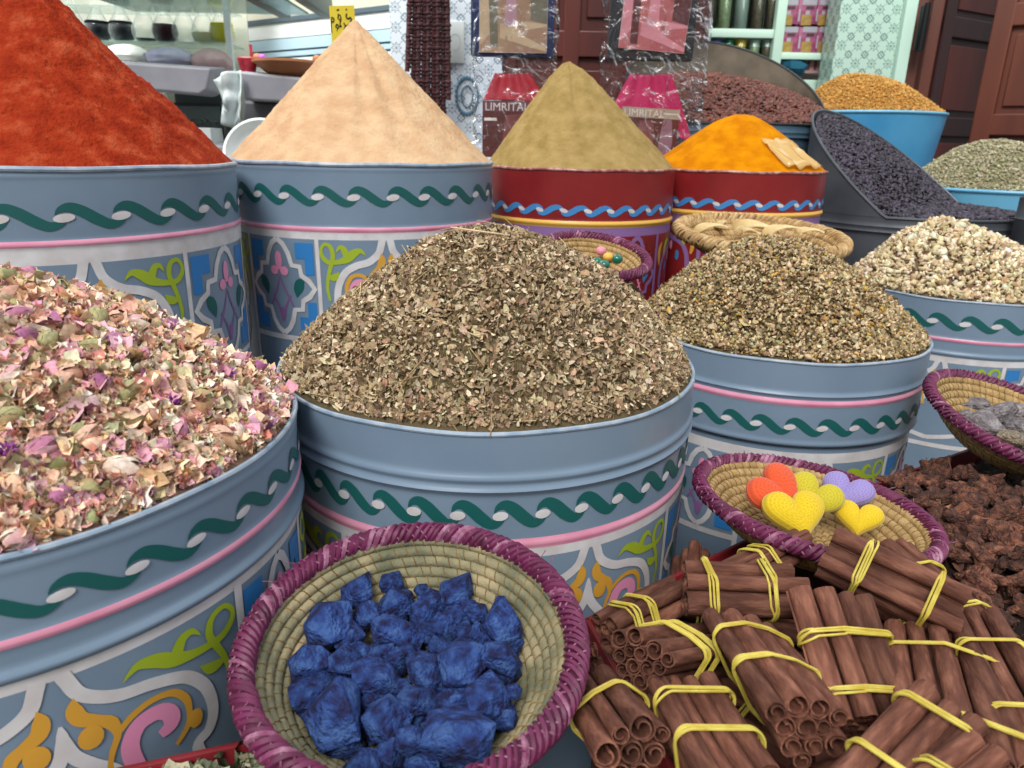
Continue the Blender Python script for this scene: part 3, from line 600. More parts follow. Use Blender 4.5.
# ------------------------------------------------------------------ grey rocks, peel, beads
GR = mat('grey_rock', '736a6e', .9, c2='aca4a4', c3='8e8688', ns=2.5, detail=10, bump=.7, bs=5, dist=.05, rand=.14); TR = mat('tan_rock', 'a2917c', .9, c2='c4b49c', ns=2.5, bump=.8, bs=5, dist=.1)
RM = [stone_mesh(30+i, .8, 13) for i in range(4)]
for m_ in RM: m_.materials.append(GR); m_.name = 'grey_rock'
for i, (px, py, r, z, lb) in enumerate([(972, 408, 24, -0.456, 'wide grey rock at the back left of the right basket'), (1000, 418, 22, -0.450, 'grey rock beside the back left one'), (1018, 414, 17, -0.458, 'purplish grey rock at the right picture edge'), (983, 428, 22, -0.456, 'mottled grey rock at the front of the right basket'), (1024, 432, 18, -0.458, 'grey rock cut by the picture edge'), (963, 420, 13, -0.466, 'small grey rock against the left straw wall'), (1003, 452, 14, -0.470, 'pale grey rock lowest in the right basket'), (1030, 450, 18, -0.468, 'dark grey rock at the right end of the basket')]):
    o = bpy.data.objects.new('grey_rock', RM[i % 4]); COL.objects.link(o); s_ = r*.00185; o.location = at_z(px-2, py-3, z+.010); o.scale = (s_*1.1, s_, s_*.8); o.rotation_euler = (random.uniform(-.5, .5), random.uniform(-.5, .5), i*1.3)
    tag(o, lb, 'rock', 'rocks in the right basket')
tm = RM[1].copy(); tm.materials.clear(); tm.materials.append(TR); o = bpy.data.objects.new('tan_rock', tm); COL.objects.link(o); o.location = at_z(1010, 438, -.437); o.scale = (.025, .023, .02); tag(o, 'beige rock among the grey rocks', 'rock', 'rocks in the right basket')
PEEL = mat('dried_peel', 'c9ab72', .7, c2='e0cc9c', ns=18, bump=.5, bs=60, dist=.002)
def peel(px, py, z, rz, s, lb, bend=1.):
    mb = MB(); V = []
    for i in range(15):
        t = i/14; a = (t-.5)*2.2*bend; wd = .028*math.sin(PI*min(.97, max(.05, t)))
        for j in range(5): q = j/4-.5; V.append((.075*math.sin(a), .075*(math.cos(a)-1)+wd*q*1.5, .012*math.cos(q*3)+.006*math.sin(5*t+q*4)+.012*math.cos(a)))
    Fc = [[i*5+j, i*5+j+1, i*5+6+j, i*5+5+j] for i in range(14) for j in range(4)]; n = len(V)
    V2 = [(x, y, z_-.0035) for x, y, z_ in V]; mb.add(V+V2, Fc+[[q+n for q in f][::-1] for f in Fc]+[[i*5, i*5+5, i*5+5+n, i*5+n] for i in range(14)]+[[i*5+4, i*5+4+n, i*5+9+n, i*5+9] for i in range(14)])
    o = mb.build('peel_strip', PEEL); o.location = at_z(px, py, z); o.scale = (s,)*3; o.rotation_euler = (random.uniform(-.2, .2), random.uniform(-.2, .2), rz); tag(o, lb, 'dried peel', 'pieces of dried peel')
for i, (px, py, rz, s, lb) in enumerate([(705, 229, .3, 1, 'pale peel strip at the left end of the straw basket'), (718, 226, 1.2, .9, 'curled peel strip behind the leftmost one'), (755, 229, -.3, 1.2, 'long peel strip in the middle of the straw basket'), (775, 232, .2, 1.1, 'peel strip lying flat toward the front right'), (792, 227, -.6, 1, 'peel strip near the right side of the straw basket'), (765, 222, 2.6, 1, 'peel strip at the back of the straw basket'), (740, 233, .8, 1, 'peel strip hidden behind the chamomile mound'), (805, 232, .1, .8, 'short peel strip by the right rim')]):
    peel(px, py+1, -.212, rz, s*.75, lb)
GRN = mat('green_glaze', '0f6a56', .15, coat=.5); 
def bead(px, py, z, r, m_, lb):
    o = MB().sphere((0, 0, 0), r, r, r*.85, seg=16, rings=10).build('glass_bead', m_); o.location = at_z(px, py, z); tag(o, lb, 'bead', 'beads in the small basket')
bead(597, 262, -0.238, .0125, GRN, 'leftmost green bead in the small basket'); bead(604, 265, -0.240, .0125, GRN, 'green bead beside the leftmost one'); bead(617, 259, -0.235, .013, GRN, 'green bead at the right of the small basket'); bead(610, 259, -0.242, .011, GRN, 'green bead behind the yellow one')
bead(608, 257, -.231, .0115, YEL, 'yellow bead among the green beads'); bead(601, 251, -.232, .0125, mat('pink_bead', 'dc8c9c', .5), 'pink bead behind the green beads')
# ------------------------------------------------------------------ trays and their stands
TRED = mat('tray_red', '6f161c', .5, c2='82202a', ns=20); TIN = mat('tray_inside', '3a1416', .8)
WOODS = mat('crate_wood', '4a3423', .85, c2='5d4430', ns=6, stretch=(1, 1, 12), bump=.4, bs=20)
def tray(label, poly, ztop, hgt=.07, th=.006):
    root = thing('red_tray', label, 'tray', (0, 0, 0)); c = sum((Vector((*p, 0)) for p in poly), Vector())/len(poly); n = len(poly); z1 = CZ+ztop; z0 = z1-hgt
    mb = MB()
    for i in range(n):
        a, b = Vector((*poly[i], 0)), Vector((*poly[(i+1) % n], 0)); t = (b-a).normalized(); nn = Vector((t.y, -t.x, 0)); 
        if nn.dot(c-a) < 0: nn = -nn
        m_ = Matrix((t, nn, Vector((0, 0, 1)))).transposed().to_4x4(); m_.translation = (a+b)/2+nn*th/2
        mb.box(0, 0, (z0+z1)/2, (b-a).length, th, hgt, 0, M=m_, bev=.0015)
    mb.build('side_wall', TRED, root)
    mb = MB(); mb.add([(p[0], p[1], z0+zz) for zz in (0, .006) for p in poly], [list(range(n))[::-1], [n+i for i in range(n)]]+[[i, (i+1) % n, n+(i+1) % n, n+i] for i in range(n)]); mb.build('base_board', TIN, root)
    st = MB(); q = [(c.x+(p[0]-c.x)*.93, c.y+(p[1]-c.y)*.93) for p in poly]
    st.add([(p[0], p[1], zz) for zz in (0, z0) for p in q], [list(range(n))[::-1], [n+i for i in range(n)]]+[[i, (i+1) % n, n+(i+1) % n, n+i] for i in range(n)])
    o = st.build('wooden_stand', WOODS, angle=20); tag(o, 'wooden block stand under the '+label, 'stand')
T1 = [(.089, .714), (.446, .99), (.61, .49), (.22, .22)]
T2 = [(.458, 1.0), (.95, 1.31), (1.16, .82), (.622, .49)]
T3 = [(-.325, .438), (-.172, .489), (-.13, .30), (-.30, .25)]
tray('red tray of cinnamon bundles', T1, -.52); tray('red tray of brown root knobs', T2, -.52); tray('red tray with pale herb bits', T3, -.470)
for nm, c, top, s_, lb in (('crate', GB, -.232-.072, .2, 'wooden crate under the small basket of green beads'), ('crate', PB, -.214-.064, .2, 'wooden crate under the straw basket of peel')):
    mb = MB(); H = CZ+top; mb.box(0, 0, H-.01, s_, s_, .02, bev=.002)
    for sx_ in (-1, 1):
        for sy_ in (-1, 1): mb.box(sx_*(s_/2-.02), sy_*(s_/2-.02), (H-.02)/2, .03, .03, H-.02)
    for q in range(5):
        for ax in (0, 1):
            for e in (-1, 1): mb.box(*((0, e*(s_/2-.004)) if ax else (e*(s_/2-.004), 0)), .1+q*.17, *((s_, .008) if ax else (.008, s_)), .12)
    o = mb.build('wooden_crate', WOODS); o.location = (c[0], c[1], 0); tag(o, lb, 'crate')
mb = MB(); mb.box(0, 0, (CZ-.485)/2, .15, .15, CZ-.485, bev=.003); o = mb.build('wooden_stand', WOODS); o.location = (BS[0], BS[1], 0); tag(o, 'wooden block stand under the basket of blue stones', 'stand')
# herb bits in the bottom left tray
def inpoly(x, y, P):
    r = False
    for i in range(len(P)):
        (x1, y1), (x2, y2) = P[i], P[i-1]
        if (y1 > y) != (y2 > y) and x < (x2-x1)*(y-y1)/(y2-y1)+x1: r = not r
    return r
def poly_sampler(P, m_=.93):
    c = np.mean(P, 0); Q = [tuple(c+(np.array(p)-c)*m_) for p in P]; lo, hi = np.min(Q, 0), np.max(Q, 0)
    def s(n):
        X = []; 
        while len(X) < n:
            p = (random.uniform(lo[0], hi[0]), random.uniform(lo[1], hi[1]))
            if inpoly(*p, Q): X.append(p)
        X = np.array(X); return X[:, 0], X[:, 1]
    return s
def poly_heap(name, label, cat, P, hf, layers, basecol, mats):
    c = np.mean(P, 0); V = []; Fc = []; K = 30; n = len(P)
    ring = [tuple(np.array(P[i])*(1-t/8)+np.array(P[(i+1) % n])*t/8) for i in range(n) for t in range(8)]; m_ = len(ring)
    V = [(c[0], c[1], hf(*c)-.003)]
    for k in range(1, 13):
        for p in ring: q = c+(np.array(p)-c)*k/12*.96; V.append((q[0], q[1], hf(*q)-.003))
    for j in range(m_):
        j2 = (j+1) % m_; Fc.append([0, 1+j, 1+j2])
        for k in range(11): a = 1+k*m_; Fc.append([a+j, a+m_+j, a+m_+j2, a+j2])
    parts = [layer(*l[0], hf=hf, R=1, sampler=poly_sampler(P), **l[1]) for l in layers]
    return tag(fast_mesh(name, parts, mats, base=(V, Fc, lin(basecol), 0)), label, cat, kind='stuff')
h3 = lambda x, y: CZ-.486+.006*noise.noise(Vector((x*30, y*30, 0)))
poly_heap('pale_herb_bits', 'pale green and cream dried leaf bits in the bottom left tray', 'herb heap', T3, h3, [
    ((PETAL, PF, 900, .0075, ['a9ad8c', '7f8a6c', 'c3bd9c', '5e6650', 'a39a80', '8c7f92'], [4, 4, 3, 2, 3, .6]), dict(tilt=.8, lift=.012, warp=.15)),
    ((STALK, SF, 90, .014, ['a99a78', '6e6248'], [3, 2]), dict(tilt=.4, lift=.014))], '2f2a20', [HM])
# root knobs
KM = mat('root_knob', '4a2a20', .7, c2='a5694e', c3='774937', ns=1.6, detail=10, bump=.8, bs=4, dist=.06, lo=.34, hi=.66, rand=.5)
def knob_mesh(seed):
    r = random.Random(seed); bm = bmesh.new(); bmesh.ops.create_icosphere(bm, subdivisions=3, radius=1)
    sp_ = [Vector((r.uniform(-1, 1), r.uniform(-1, 1), r.uniform(-.6, 1))).normalized() for _ in range(r.randint(3, 5))]
    for v in bm.verts:
        d = v.co.normalized(); k = 1+.5*noise.noise(d*1.6+Vector((seed*3, 0, 0)))+.16*noise.noise(d*4+Vector((seed, 2, 0)))
        for s_ in sp_: k += .95*max(0, (d.dot(s_)-.82)/.18)**1.3
        v.co = Vector((d.x*k*1.15, d.y*k*.72, d.z*k*.62))
    me = bpy.data.meshes.new('root_knob'); bm.to_mesh(me); bm.free(); me.materials.append(KM); me.polygons.foreach_set('use_smooth', [True]*len(me.polygons)); return me
KN = [knob_mesh(i+1) for i in range(8)]
mT2 = np.mean(T2, 0)
def near(x, y, r=.125): return math.hypot(x-HB[0], y-HB[1]) < r or math.hypot(x-RB[0], y-RB[1]) < r
def h2(x, y):
    if near(x, y, .15): return CZ-.545
    d = math.hypot(x-mT2[0]-.02, y-mT2[1])/.33; return CZ-.524+.045*max(0, 1-d**2)-.01+.01*noise.noise(Vector((x*14, y*14, 3)))
base = poly_heap('root_crumbs', 'dark brown crumbs and splinters lying between the root knobs', 'root crumbs', T2, h2, [((FLAKE, FF, 1800, .005, ['5a3a2c', '7b5241', '9a6a52', '3c261c'], [4, 4, 2, 3]), dict(tilt=1, lift=.006, warp=.2)), ((STALK, SF, 500, .013, ['6b4836', '8f6a50', '3c2418'], [3, 2, 3]), dict(tilt=.6, lift=.015))], '1c100b', [HM])
sx2, sy2 = poly_sampler(T2, .97)(900)
placed = []
for x, y in sorted(zip(sx2, sy2), key=lambda p: -p[1]):
    if len(placed) > 285 or near(x, y) or (y-1.0)-.63*(x-.458) > -.035 or any((x-a)**2+(y-b)**2 < .0178**2 for a, b in placed): continue
    placed.append((x, y)); o = bpy.data.objects.new('root_knob', random.choice(KN)); COL.objects.link(o); s_ = random.uniform(.011, .0185)
    o.location = (x, y, h2(x, y)+.006+random.uniform(0, .008)); o.scale = (s_, s_, s_); o.rotation_euler = (random.uniform(-.8, .8), random.uniform(-.8, .8), random.uniform(0, 6.3))
    tag(o, 'gnarled dark brown dried root knob lying in the tray', 'dried root', 'brown root knobs in the right tray')
# ------------------------------------------------------------------ cinnamon bundles
CIN = mat('cinnamon_bark', '4a2b21', .8, c2='92634f', c3='6b4335', ns=14, detail=9, bump=.7, bs=40, dist=.002, lo=.28, hi=.72, rand=.36, stretch=(9, 9, 2.2), spec=.25)
BAND = mat('yellow_band', 'bda63c', .5, c2='d6c65c', ns=60)
def quill(Rq, Lq, seed):                    # rolled bark: double scroll section along local Z
    r = random.Random(seed); n = 26; th = Rq*.16; turns = r.uniform(1.45, 1.9); ph = r.uniform(0, 6.28)
    sec_o = []; sec_i = []
    for i in range(n):
        t = i/(n-1); a = ph+t*turns*2*PI; rad = Rq*(1-.62*max(0, (t*turns-.75))/(turns-.75)*1.0) if t*turns > .75 else Rq
        rad = max(rad, Rq*.3)*(1+.03*math.sin(3*a+seed)); sec_o.append((rad*math.cos(a), rad*math.sin(a)))
        sec_i.append(((rad-th)*math.cos(a), (rad-th)*math.sin(a)))
    loop = sec_o+sec_i[::-1]; m_ = len(loop); ns = 9; mb = MB(); V = []; bx, by = r.uniform(-1, 1)*Rq*.22, r.uniform(-1, 1)*Rq*.22
    for k in range(ns):
        t = k/(ns-1); z = (t-.5)*Lq; b = 1-(2*t-1)**2; g = 1+.03*math.sin(7*t+seed)
        for j, (x, y) in enumerate(loop):
            e = 0
            if k in (0, ns-1): e = Rq*.12*noise.noise(Vector((x*300, y*300, seed+k)))
            V.append((x*g+bx*b, y*g+by*b, z+e))
    Fc = [[k*m_+j, k*m_+(j+1) % m_, (k+1)*m_+(j+1) % m_, (k+1)*m_+j] for k in range(ns-1) for j in range(m_)]
    for k in (0, ns-1):
        for j in range(n-1):
            f = [k*m_+j, k*m_+j+1, k*m_+(m_-2-j), k*m_+(m_-1-j)]; Fc.append(f if k else f[::-1])
    return mb.add(V, Fc)
def pack(n, r, seed, fl=.98):
    rd = random.Random(seed); C = [[rd.uniform(-r, r), rd.uniform(-r, r)*.8] for _ in range(n)]; q = r*.88/math.sqrt(n); rad = [q*rd.uniform(.78, 1.22) for _ in range(n)]
    for it in range(260):
        for i in range(n):
            C[i][0] *= .985; C[i][1] *= fl
            for j in range(n):
                if i == j: continue
                dx, dy = C[i][0]-C[j][0], C[i][1]-C[j][1]; d = math.hypot(dx, dy)+1e-6; o = rad[i]+rad[j]-d
                if o > 0: C[i][0] += dx/d*o*.5; C[i][1] += dy/d*o*.5
    return C, rad
def bundle(label, a, za, b, zb, r, n, bands, seed, group='cinnamon bundles in the tray'):
    A, B = at_z(*a, za), at_z(*b, zb); d = B-A; L = d.length; root = thing('cinnamon_bundle', label, 'cinnamon bundle', (A+B)/2, group=group)
    z = d.normalized(); x = z.cross(Vector((0, 0, 1))).normalized(); y = z.cross(x)
    root.rotation_euler = Matrix((x, y, z)).transposed().to_euler(); C, rad = pack(n, r*1.12, seed, .90 if 'fan' in label else .975); rd = random.Random(seed)
    for i in range(n):
        o = quill(rad[i]*.99, L*rd.uniform(.93, 1.05), seed*20+i).build('cinnamon_stick', CIN, root, angle=50); o.location = (C[i][0], C[i][1], rd.uniform(-.02, .02)*L*.6)
    for t in bands:
        mb = MB(); 
        for s_ in range(4):
            pts = []; z0 = (t-.5)*L+(s_-1.5)*.0015; sk = rd.uniform(-.0035, .0035); ph = rd.uniform(0, 6)
            for k in range(56):
                an = 2*PI*k/56; D = Vector((math.cos(an), math.sin(an))); j = max(range(n), key=lambda q: C[q][0]*D.x+C[q][1]*D.y+rad[q]); e = .0012+.0005*s_
                pts.append((C[j][0]+D.x*(rad[j]+e), C[j][1]+D.y*(rad[j]+e), z0+sk*math.sin(an+ph)+.0012*math.sin(2*an+s_)))
            mb.tube(pts, .00115, 6, closed=True)
        mb.build('rubber_band', BAND, root)
    return root
BU = [('cinnamon bundle lying level at the back left of the tray', (684, 586), -.435, (800, 590), -.435, .0265, 6, (.2, .7), 1),
      ('short slanted cinnamon bundle behind the level one', (803, 541), -.452, (712, 584), -.462, .020, 5, (.45, .55), 2),
      ('big cinnamon bundle sloping right in front of the hearts basket', (826, 556), -.400, (958, 620), -.425, .0275, 8, (.27, .78), 3),
      ('cinnamon bundle behind the big sloping one beside the root knobs', (893, 550), -.445, (1002, 650), -.455, .019, 6, (.3, .72), 4),
      ('long cinnamon bundle running down the right picture edge', (978, 622), -.438, (1050, 758), -.430, .024, 8, (.33, .82), 5),
      ('upright fan of cinnamon sticks with a level yellow band', (932, 640), -.448, (962, 770), -.430, .029, 11, (.25, .82), 6),
      ('cinnamon bundle with open rolled ends facing up in the middle', (828, 598), -.402, (872, 728), -.462, .0275, 8, (.38, .80), 7),
      ('cinnamon bundle sloping right with open rolled ends at bottom', (736, 632), -.445, (806, 728), -.410, .0275, 11, (.25, .60), 8),
      ('cinnamon bundle seen end on with two yellow loops', (636, 664), -.420, (712, 652), -.500, .0275, 14, (.35, .5), 9),
      ('cinnamon bundle in the back left corner of the tray', (606, 632), -.478, (682, 592), -.474, .021, 6, (.22, .42), 10),
      ('cinnamon bundle at the lower left beside the blue stones basket', (590, 694), -.478, (628, 752), -.430, .025, 8, (.45,), 11),
      ('cinnamon bundle at the bottom between the end-on and open ended ones', (680, 694), -.452, (742, 800), -.440, .0275, 9, (.28, .68), 12),
      ('cinnamon bundle crossing the bottom right corner', (946, 712), -.402, (862, 806), -.415, .021, 5, (.2, .75), 13),
      ('knotty cinnamon bundle at the bottom edge of the photo', (985, 754), -.398, (900, 822), -.412, .022, 5, (.5,), 14)]
for q in BU: bundle(*q)
FB = [((590, 660), (680, 640)), ((700, 625), (700, 560)), ((650, 760), (720, 700)), ((960, 690), (1040, 790)), ((760, 750), (840, 700)), ((640, 620), (760, 650)), ((760, 620), (860, 640)), ((700, 700), (800, 770)), ((860, 610), (950, 680)), ((800, 760), (900, 740)), ((620, 700), (700, 790)), ((900, 600), (1000, 690)), ((840, 700), (950, 760))]
for i, (a, b) in enumerate(FB): bundle('cinnamon bundle buried beneath the others', a, -.548, b, -.55, .028, 7, (.5,), 40+i, group='buried cinnamon bundles')
# ------------------------------------------------------------------ bean tins and bowls behind
GALV = mat('dull_tin', '4a4e55', .5, c2='5c6168', ns=6, metal=.35, bump=.3, bs=10, dist=.006); GALV2 = mat('rusty_tin', '5e564a', .6, c2='7a7060', ns=9, metal=.3)
def cut_drum(label, c, R, zr, dirv, cc, k, mt, mt_in, name='cut_drum', body_m=None, ridges=((.03, .004), (.05, .004))):
    root = thing(name, label, 'drum', (c[0], c[1], 0)); H = CZ+zr; mb = MB()
    vs_ = [0]+[.006*i for i in range(1, 14)]+[.1+.1*i for i in range(int((H-.1)/.1))]+[H-.002]
    mb.lathe([(R-.005, H-.03), (R-.005, H)]+[(R+sum(h*math.exp(-((v-a)/.006)**2) for a, h in ridges)-(.004 if v > .05 else 0), H-v) for v in vs_]+[(0, .003)], 96, 0); mb.build('body', body_m or mt, root)
    def top(a): return max(0, k*(R*(dirv[0]*math.cos(a)+dirv[1]*math.sin(a))-cc))
    sh = MB(); n = 128; V = []; rows = 8
    for i in range(n):
        a = 2*PI*i/n; t = top(a)
        for s_ in (0, 1):
            for j in range(rows+1): rr = R+(.001 if s_ == 0 else -.002); V.append((rr*math.cos(a), rr*math.sin(a), H+t*j/rows))
    m_ = 2*(rows+1); Fc = []; MI = []
    for i in range(n):
        i2 = (i+1) % n
        if top(2*PI*i/n) <= 0 and top(2*PI*i2/n) <= 0: continue
        for j in range(rows):
            sh.f.append([i*m_+j, i2*m_+j, i2*m_+j+1, i*m_+j+1]); sh.m.append(0)
            sh.f.append([i*m_+rows+1+j, i*m_+rows+2+j, i2*m_+rows+2+j, i2*m_+rows+1+j]); sh.m.append(1)
        sh.f.append([i*m_+rows, i2*m_+rows, i2*m_+2*rows+1, i*m_+2*rows+1]); sh.m.append(0)
    sh.v = V; sh.build('shield', [mt, mt_in], root)
    e = MB(); pts = [((R)*math.cos(2*PI*i/n), R*math.sin(2*PI*i/n), H+top(2*PI*i/n)) for i in range(n)]; e.tube(pts, .005, 6, closed=True); e.build('rim', mt, root)
    return top
FC, FR, FZ = (.885, 3.345), .42, .085
topF = cut_drum('dark steel drum with tall curved back full of brown beans', FC, FR, FZ, (-.12, .99), -.20, .62, mat('dark_tin', '2f3336', .5, metal=.3), GALV2, body_m=mat('blue_dark_tin', '3d5568', .45, c2='4a6579', ns=5))
GC, GR_, GZ = (1.46, 2.785), .375, -.215
topG = cut_drum('grey tin drum cut aslant holding glossy black berries', GC, GR_, GZ, (-.67, .743), -.07, .80, GALV, GALV)
def slope_heap(name, label, c, R, zr, d, hb, hf_, ex, n, size, cols, wts, basecol, T=BEAN, Fc_=BF, m_=BM_, plane=None):
    def hf(x, y):
        t = min(1, math.hypot(x, y)/R); q = (x*d[0]+y*d[1])/R
        if plane: return max(0, plane[1]*(q*R-plane[0])-.012)*min(1, 1.02)+hf_*(1-t**2)+.006*noise.noise(Vector((x*9, y*9, 4)))
        return hb*max(0, (q+.75)/1.75)**1.15+hf_*(1-t**2)+.008*noise.noise(Vector((x*9, y*9, 4)))*min(1, (1-t)*5)
    V, Fc = polar(lambda r, a: hf(r*math.cos(a), r*math.sin(a))-.006, R-.008, 40, 80, (0, 0), 0)
    o = fast_mesh(name, [layer(T, Fc_, n, size, cols, wts, hf=hf, R=R-.015, tilt=.6, lift=.007, sz_j=.15, warp=.04)], [m_], base=(V, Fc, lin(basecol), 0)); o.location = (c[0], c[1], CZ+zr+.001); return tag(o, label, 'bean heap', kind='stuff')
slope_heap('brown_bean_heap', 'heap of reddish brown dried beans leaning against the drum back', FC, FR, FZ, (-.12, .99), .24, .06, 0, 7500, .0095, ['5e2c20', '703a2a', '48201a', '7c4a3a'], [4, 4, 3, 2], '2a1814')
slope_heap('black_berry_heap', 'heap of glossy purple-black dried berries in the cut tin', GC, GR_, GZ, (-.67, .743), .26, .025, 0, 6000, .0088, ['2b2430', '3c3342', '221c26', '4d4456'], [4, 4, 3, 2], '120e14', plane=(-.07, .80))
LBL = mat('light_blue_enamel', '3f8fc0', .4, c2='4f9ccb', ns=5); LBL2 = mat('pale_blue_enamel', '6fb4d6', .4)
def bowl(label, c, R, zr, mt, seedname, heaplabel, apexh, cols, wts, n, size, basecol, taper=.12, rimm=None):
    root = thing('blue_tub', label, 'tub', (c[0], c[1], 0)); H = CZ+zr; mb = MB()
    mb.lathe([(R-.006, H-.04), (R-.006, H-.001)]+[(R-taper*t**1.1*R*1.6 if t < .6 else R-taper*.6**1.1*R*1.6, H-t*min(H, .5)/1) for t in [i/12 for i in range(13)]]+[(R*.82, .002), (0, .001)], 96, 0); mb.build('body', mt, root)
    e = MB(); e.tube([(R*math.cos(2*PI*i/96), R*math.sin(2*PI*i/96), H) for i in range(96)], .007, 8, closed=True); e.build('rim', rimm or LBL2, root)
    hf = dome(apexh, R-.008, 1.9, .012, 4, -.1, 0, 5); V, Fc = polar(lambda r, a: hf(r*math.cos(a), r*math.sin(a))-.004, R-.008, 30, 80, (0, 0), 0)
    o = fast_mesh(seedname, [layer(OCT, OF, n, size, cols, wts, hf=hf, R=R-.012, tilt=1, lift=.006, warp=.15)], [HM], base=(V, Fc, lin(basecol), 0)); o.location = (c[0], c[1], H); tag(o, heaplabel, 'seed heap', kind='stuff')
bowl('bright blue tub of orange-yellow grain behind the black berries', (1.85, 4.12), .375, .175, LBL, 'yellow_grain_heap', 'smooth mound of orange-yellow grain in the blue tub', .20, ['bd8c48', 'c99a56', 'ad7c3a'], [4, 3, 3], 14000, .0044, 'b47c30')
bowl('light blue tub of pale green seeds near the doors', (2.155, 3.30), .42, -.15, LBL2, 'green_seed_heap', 'mound of pale grey-green seeds in the light blue tub', .20, ['b0a88a', 'a09878', 'beb69c', '928a6c'], [4, 4, 3, 2], 16000, .0042, '7b7955')
# small dark tin at the right edge
root = thing('small_dark_tin', 'small dark grey tin cut by the right picture edge', 'tin', (1.70, 2.36, 0)); mb = MB(); H = CZ-.135; mb.lathe([(.0, H-.05), (.092, H-.05), (.095, H), (.1, H), (.1, H-.06), (.104, H-.065), (.1, H-.07), (.098, .002), (0, .001)], 48); mb.build('body', GALV, root)
# plastic scrap on the turmeric
def film(name='clear_film', bumpy=True, tint=(.93, .94, .96, 1)):
    m = bpy.data.materials.new(name); m.use_nodes = True; nt = m.node_tree; N = nt.nodes; L = nt.links; N.remove(N['Principled BSDF'])
    tr = N.new('ShaderNodeBsdfTransparent'); tr.inputs[0].default_value = tint; gl = N.new('ShaderNodeBsdfGlossy'); gl.inputs['Roughness'].default_value = .12; fr = N.new('ShaderNodeFresnel'); fr.inputs[0].default_value = 1.45
    n = N.new('ShaderNodeTexNoise'); n.inputs['Scale'].default_value = 16; n.inputs['Detail'].default_value = 3; n.inputs['Distortion'].default_value = 1.5; bp = N.new('ShaderNodeBump'); bp.inputs['Strength'].default_value = 1; bp.inputs['Distance'].default_value = .02; tc = N.new('ShaderNodeTexCoord')
    L.new(tc.outputs['Object'], n.inputs['Vector']); L.new(n.outputs[0], bp.inputs['Height']); (L.new(bp.outputs[0], gl.inputs['Normal']), L.new(bp.outputs[0], fr.inputs['Normal'])) if bumpy else None
    mx = N.new('ShaderNodeMixShader'); L.new(fr.outputs[0], mx.inputs[0]); L.new(tr.outputs[0], mx.inputs[1]); L.new(gl.outputs[0], mx.inputs[2]); L.new(mx.outputs[0], N['Material Output'].inputs['Surface']); return m
FILM = film()
SCR = mat('cloudy_film', 'ecc87a', .2, alpha=.5, spec=1)
mb = MB(); V = []; (tx_, ty_), tR, tz = DR['T']
for i in range(9):
    for j in range(9):
        an = math.radians(-78+i*4.6+(j-4)*1.2); q = .60+j/8*.38; bs_ = (math.sqrt(1+.1225)-math.sqrt(q*q+.1225))/(math.sqrt(1+.1225)-.35)
        V.append((tx_+tR*q*math.cos(an), ty_+tR*q*math.sin(an), CZ+tz+.168*bs_+.009+.010*noise.noise(Vector((i*.8, j*.8, 2)))+.010*(i % 3 == 1)*(j/8)))
mb.add(V, [[i*9+j, (i+1)*9+j, (i+1)*9+j+1, i*9+j+1] for i in range(8) for j in range(8)]); o = mb.build('plastic_scrap', SCR, angle=15); tag(o, 'crumpled clear plastic scrap stuck on the turmeric mound', 'plastic scrap')
sol = o.modifiers.new('thickness', 'SOLIDIFY'); sol.thickness = .0008
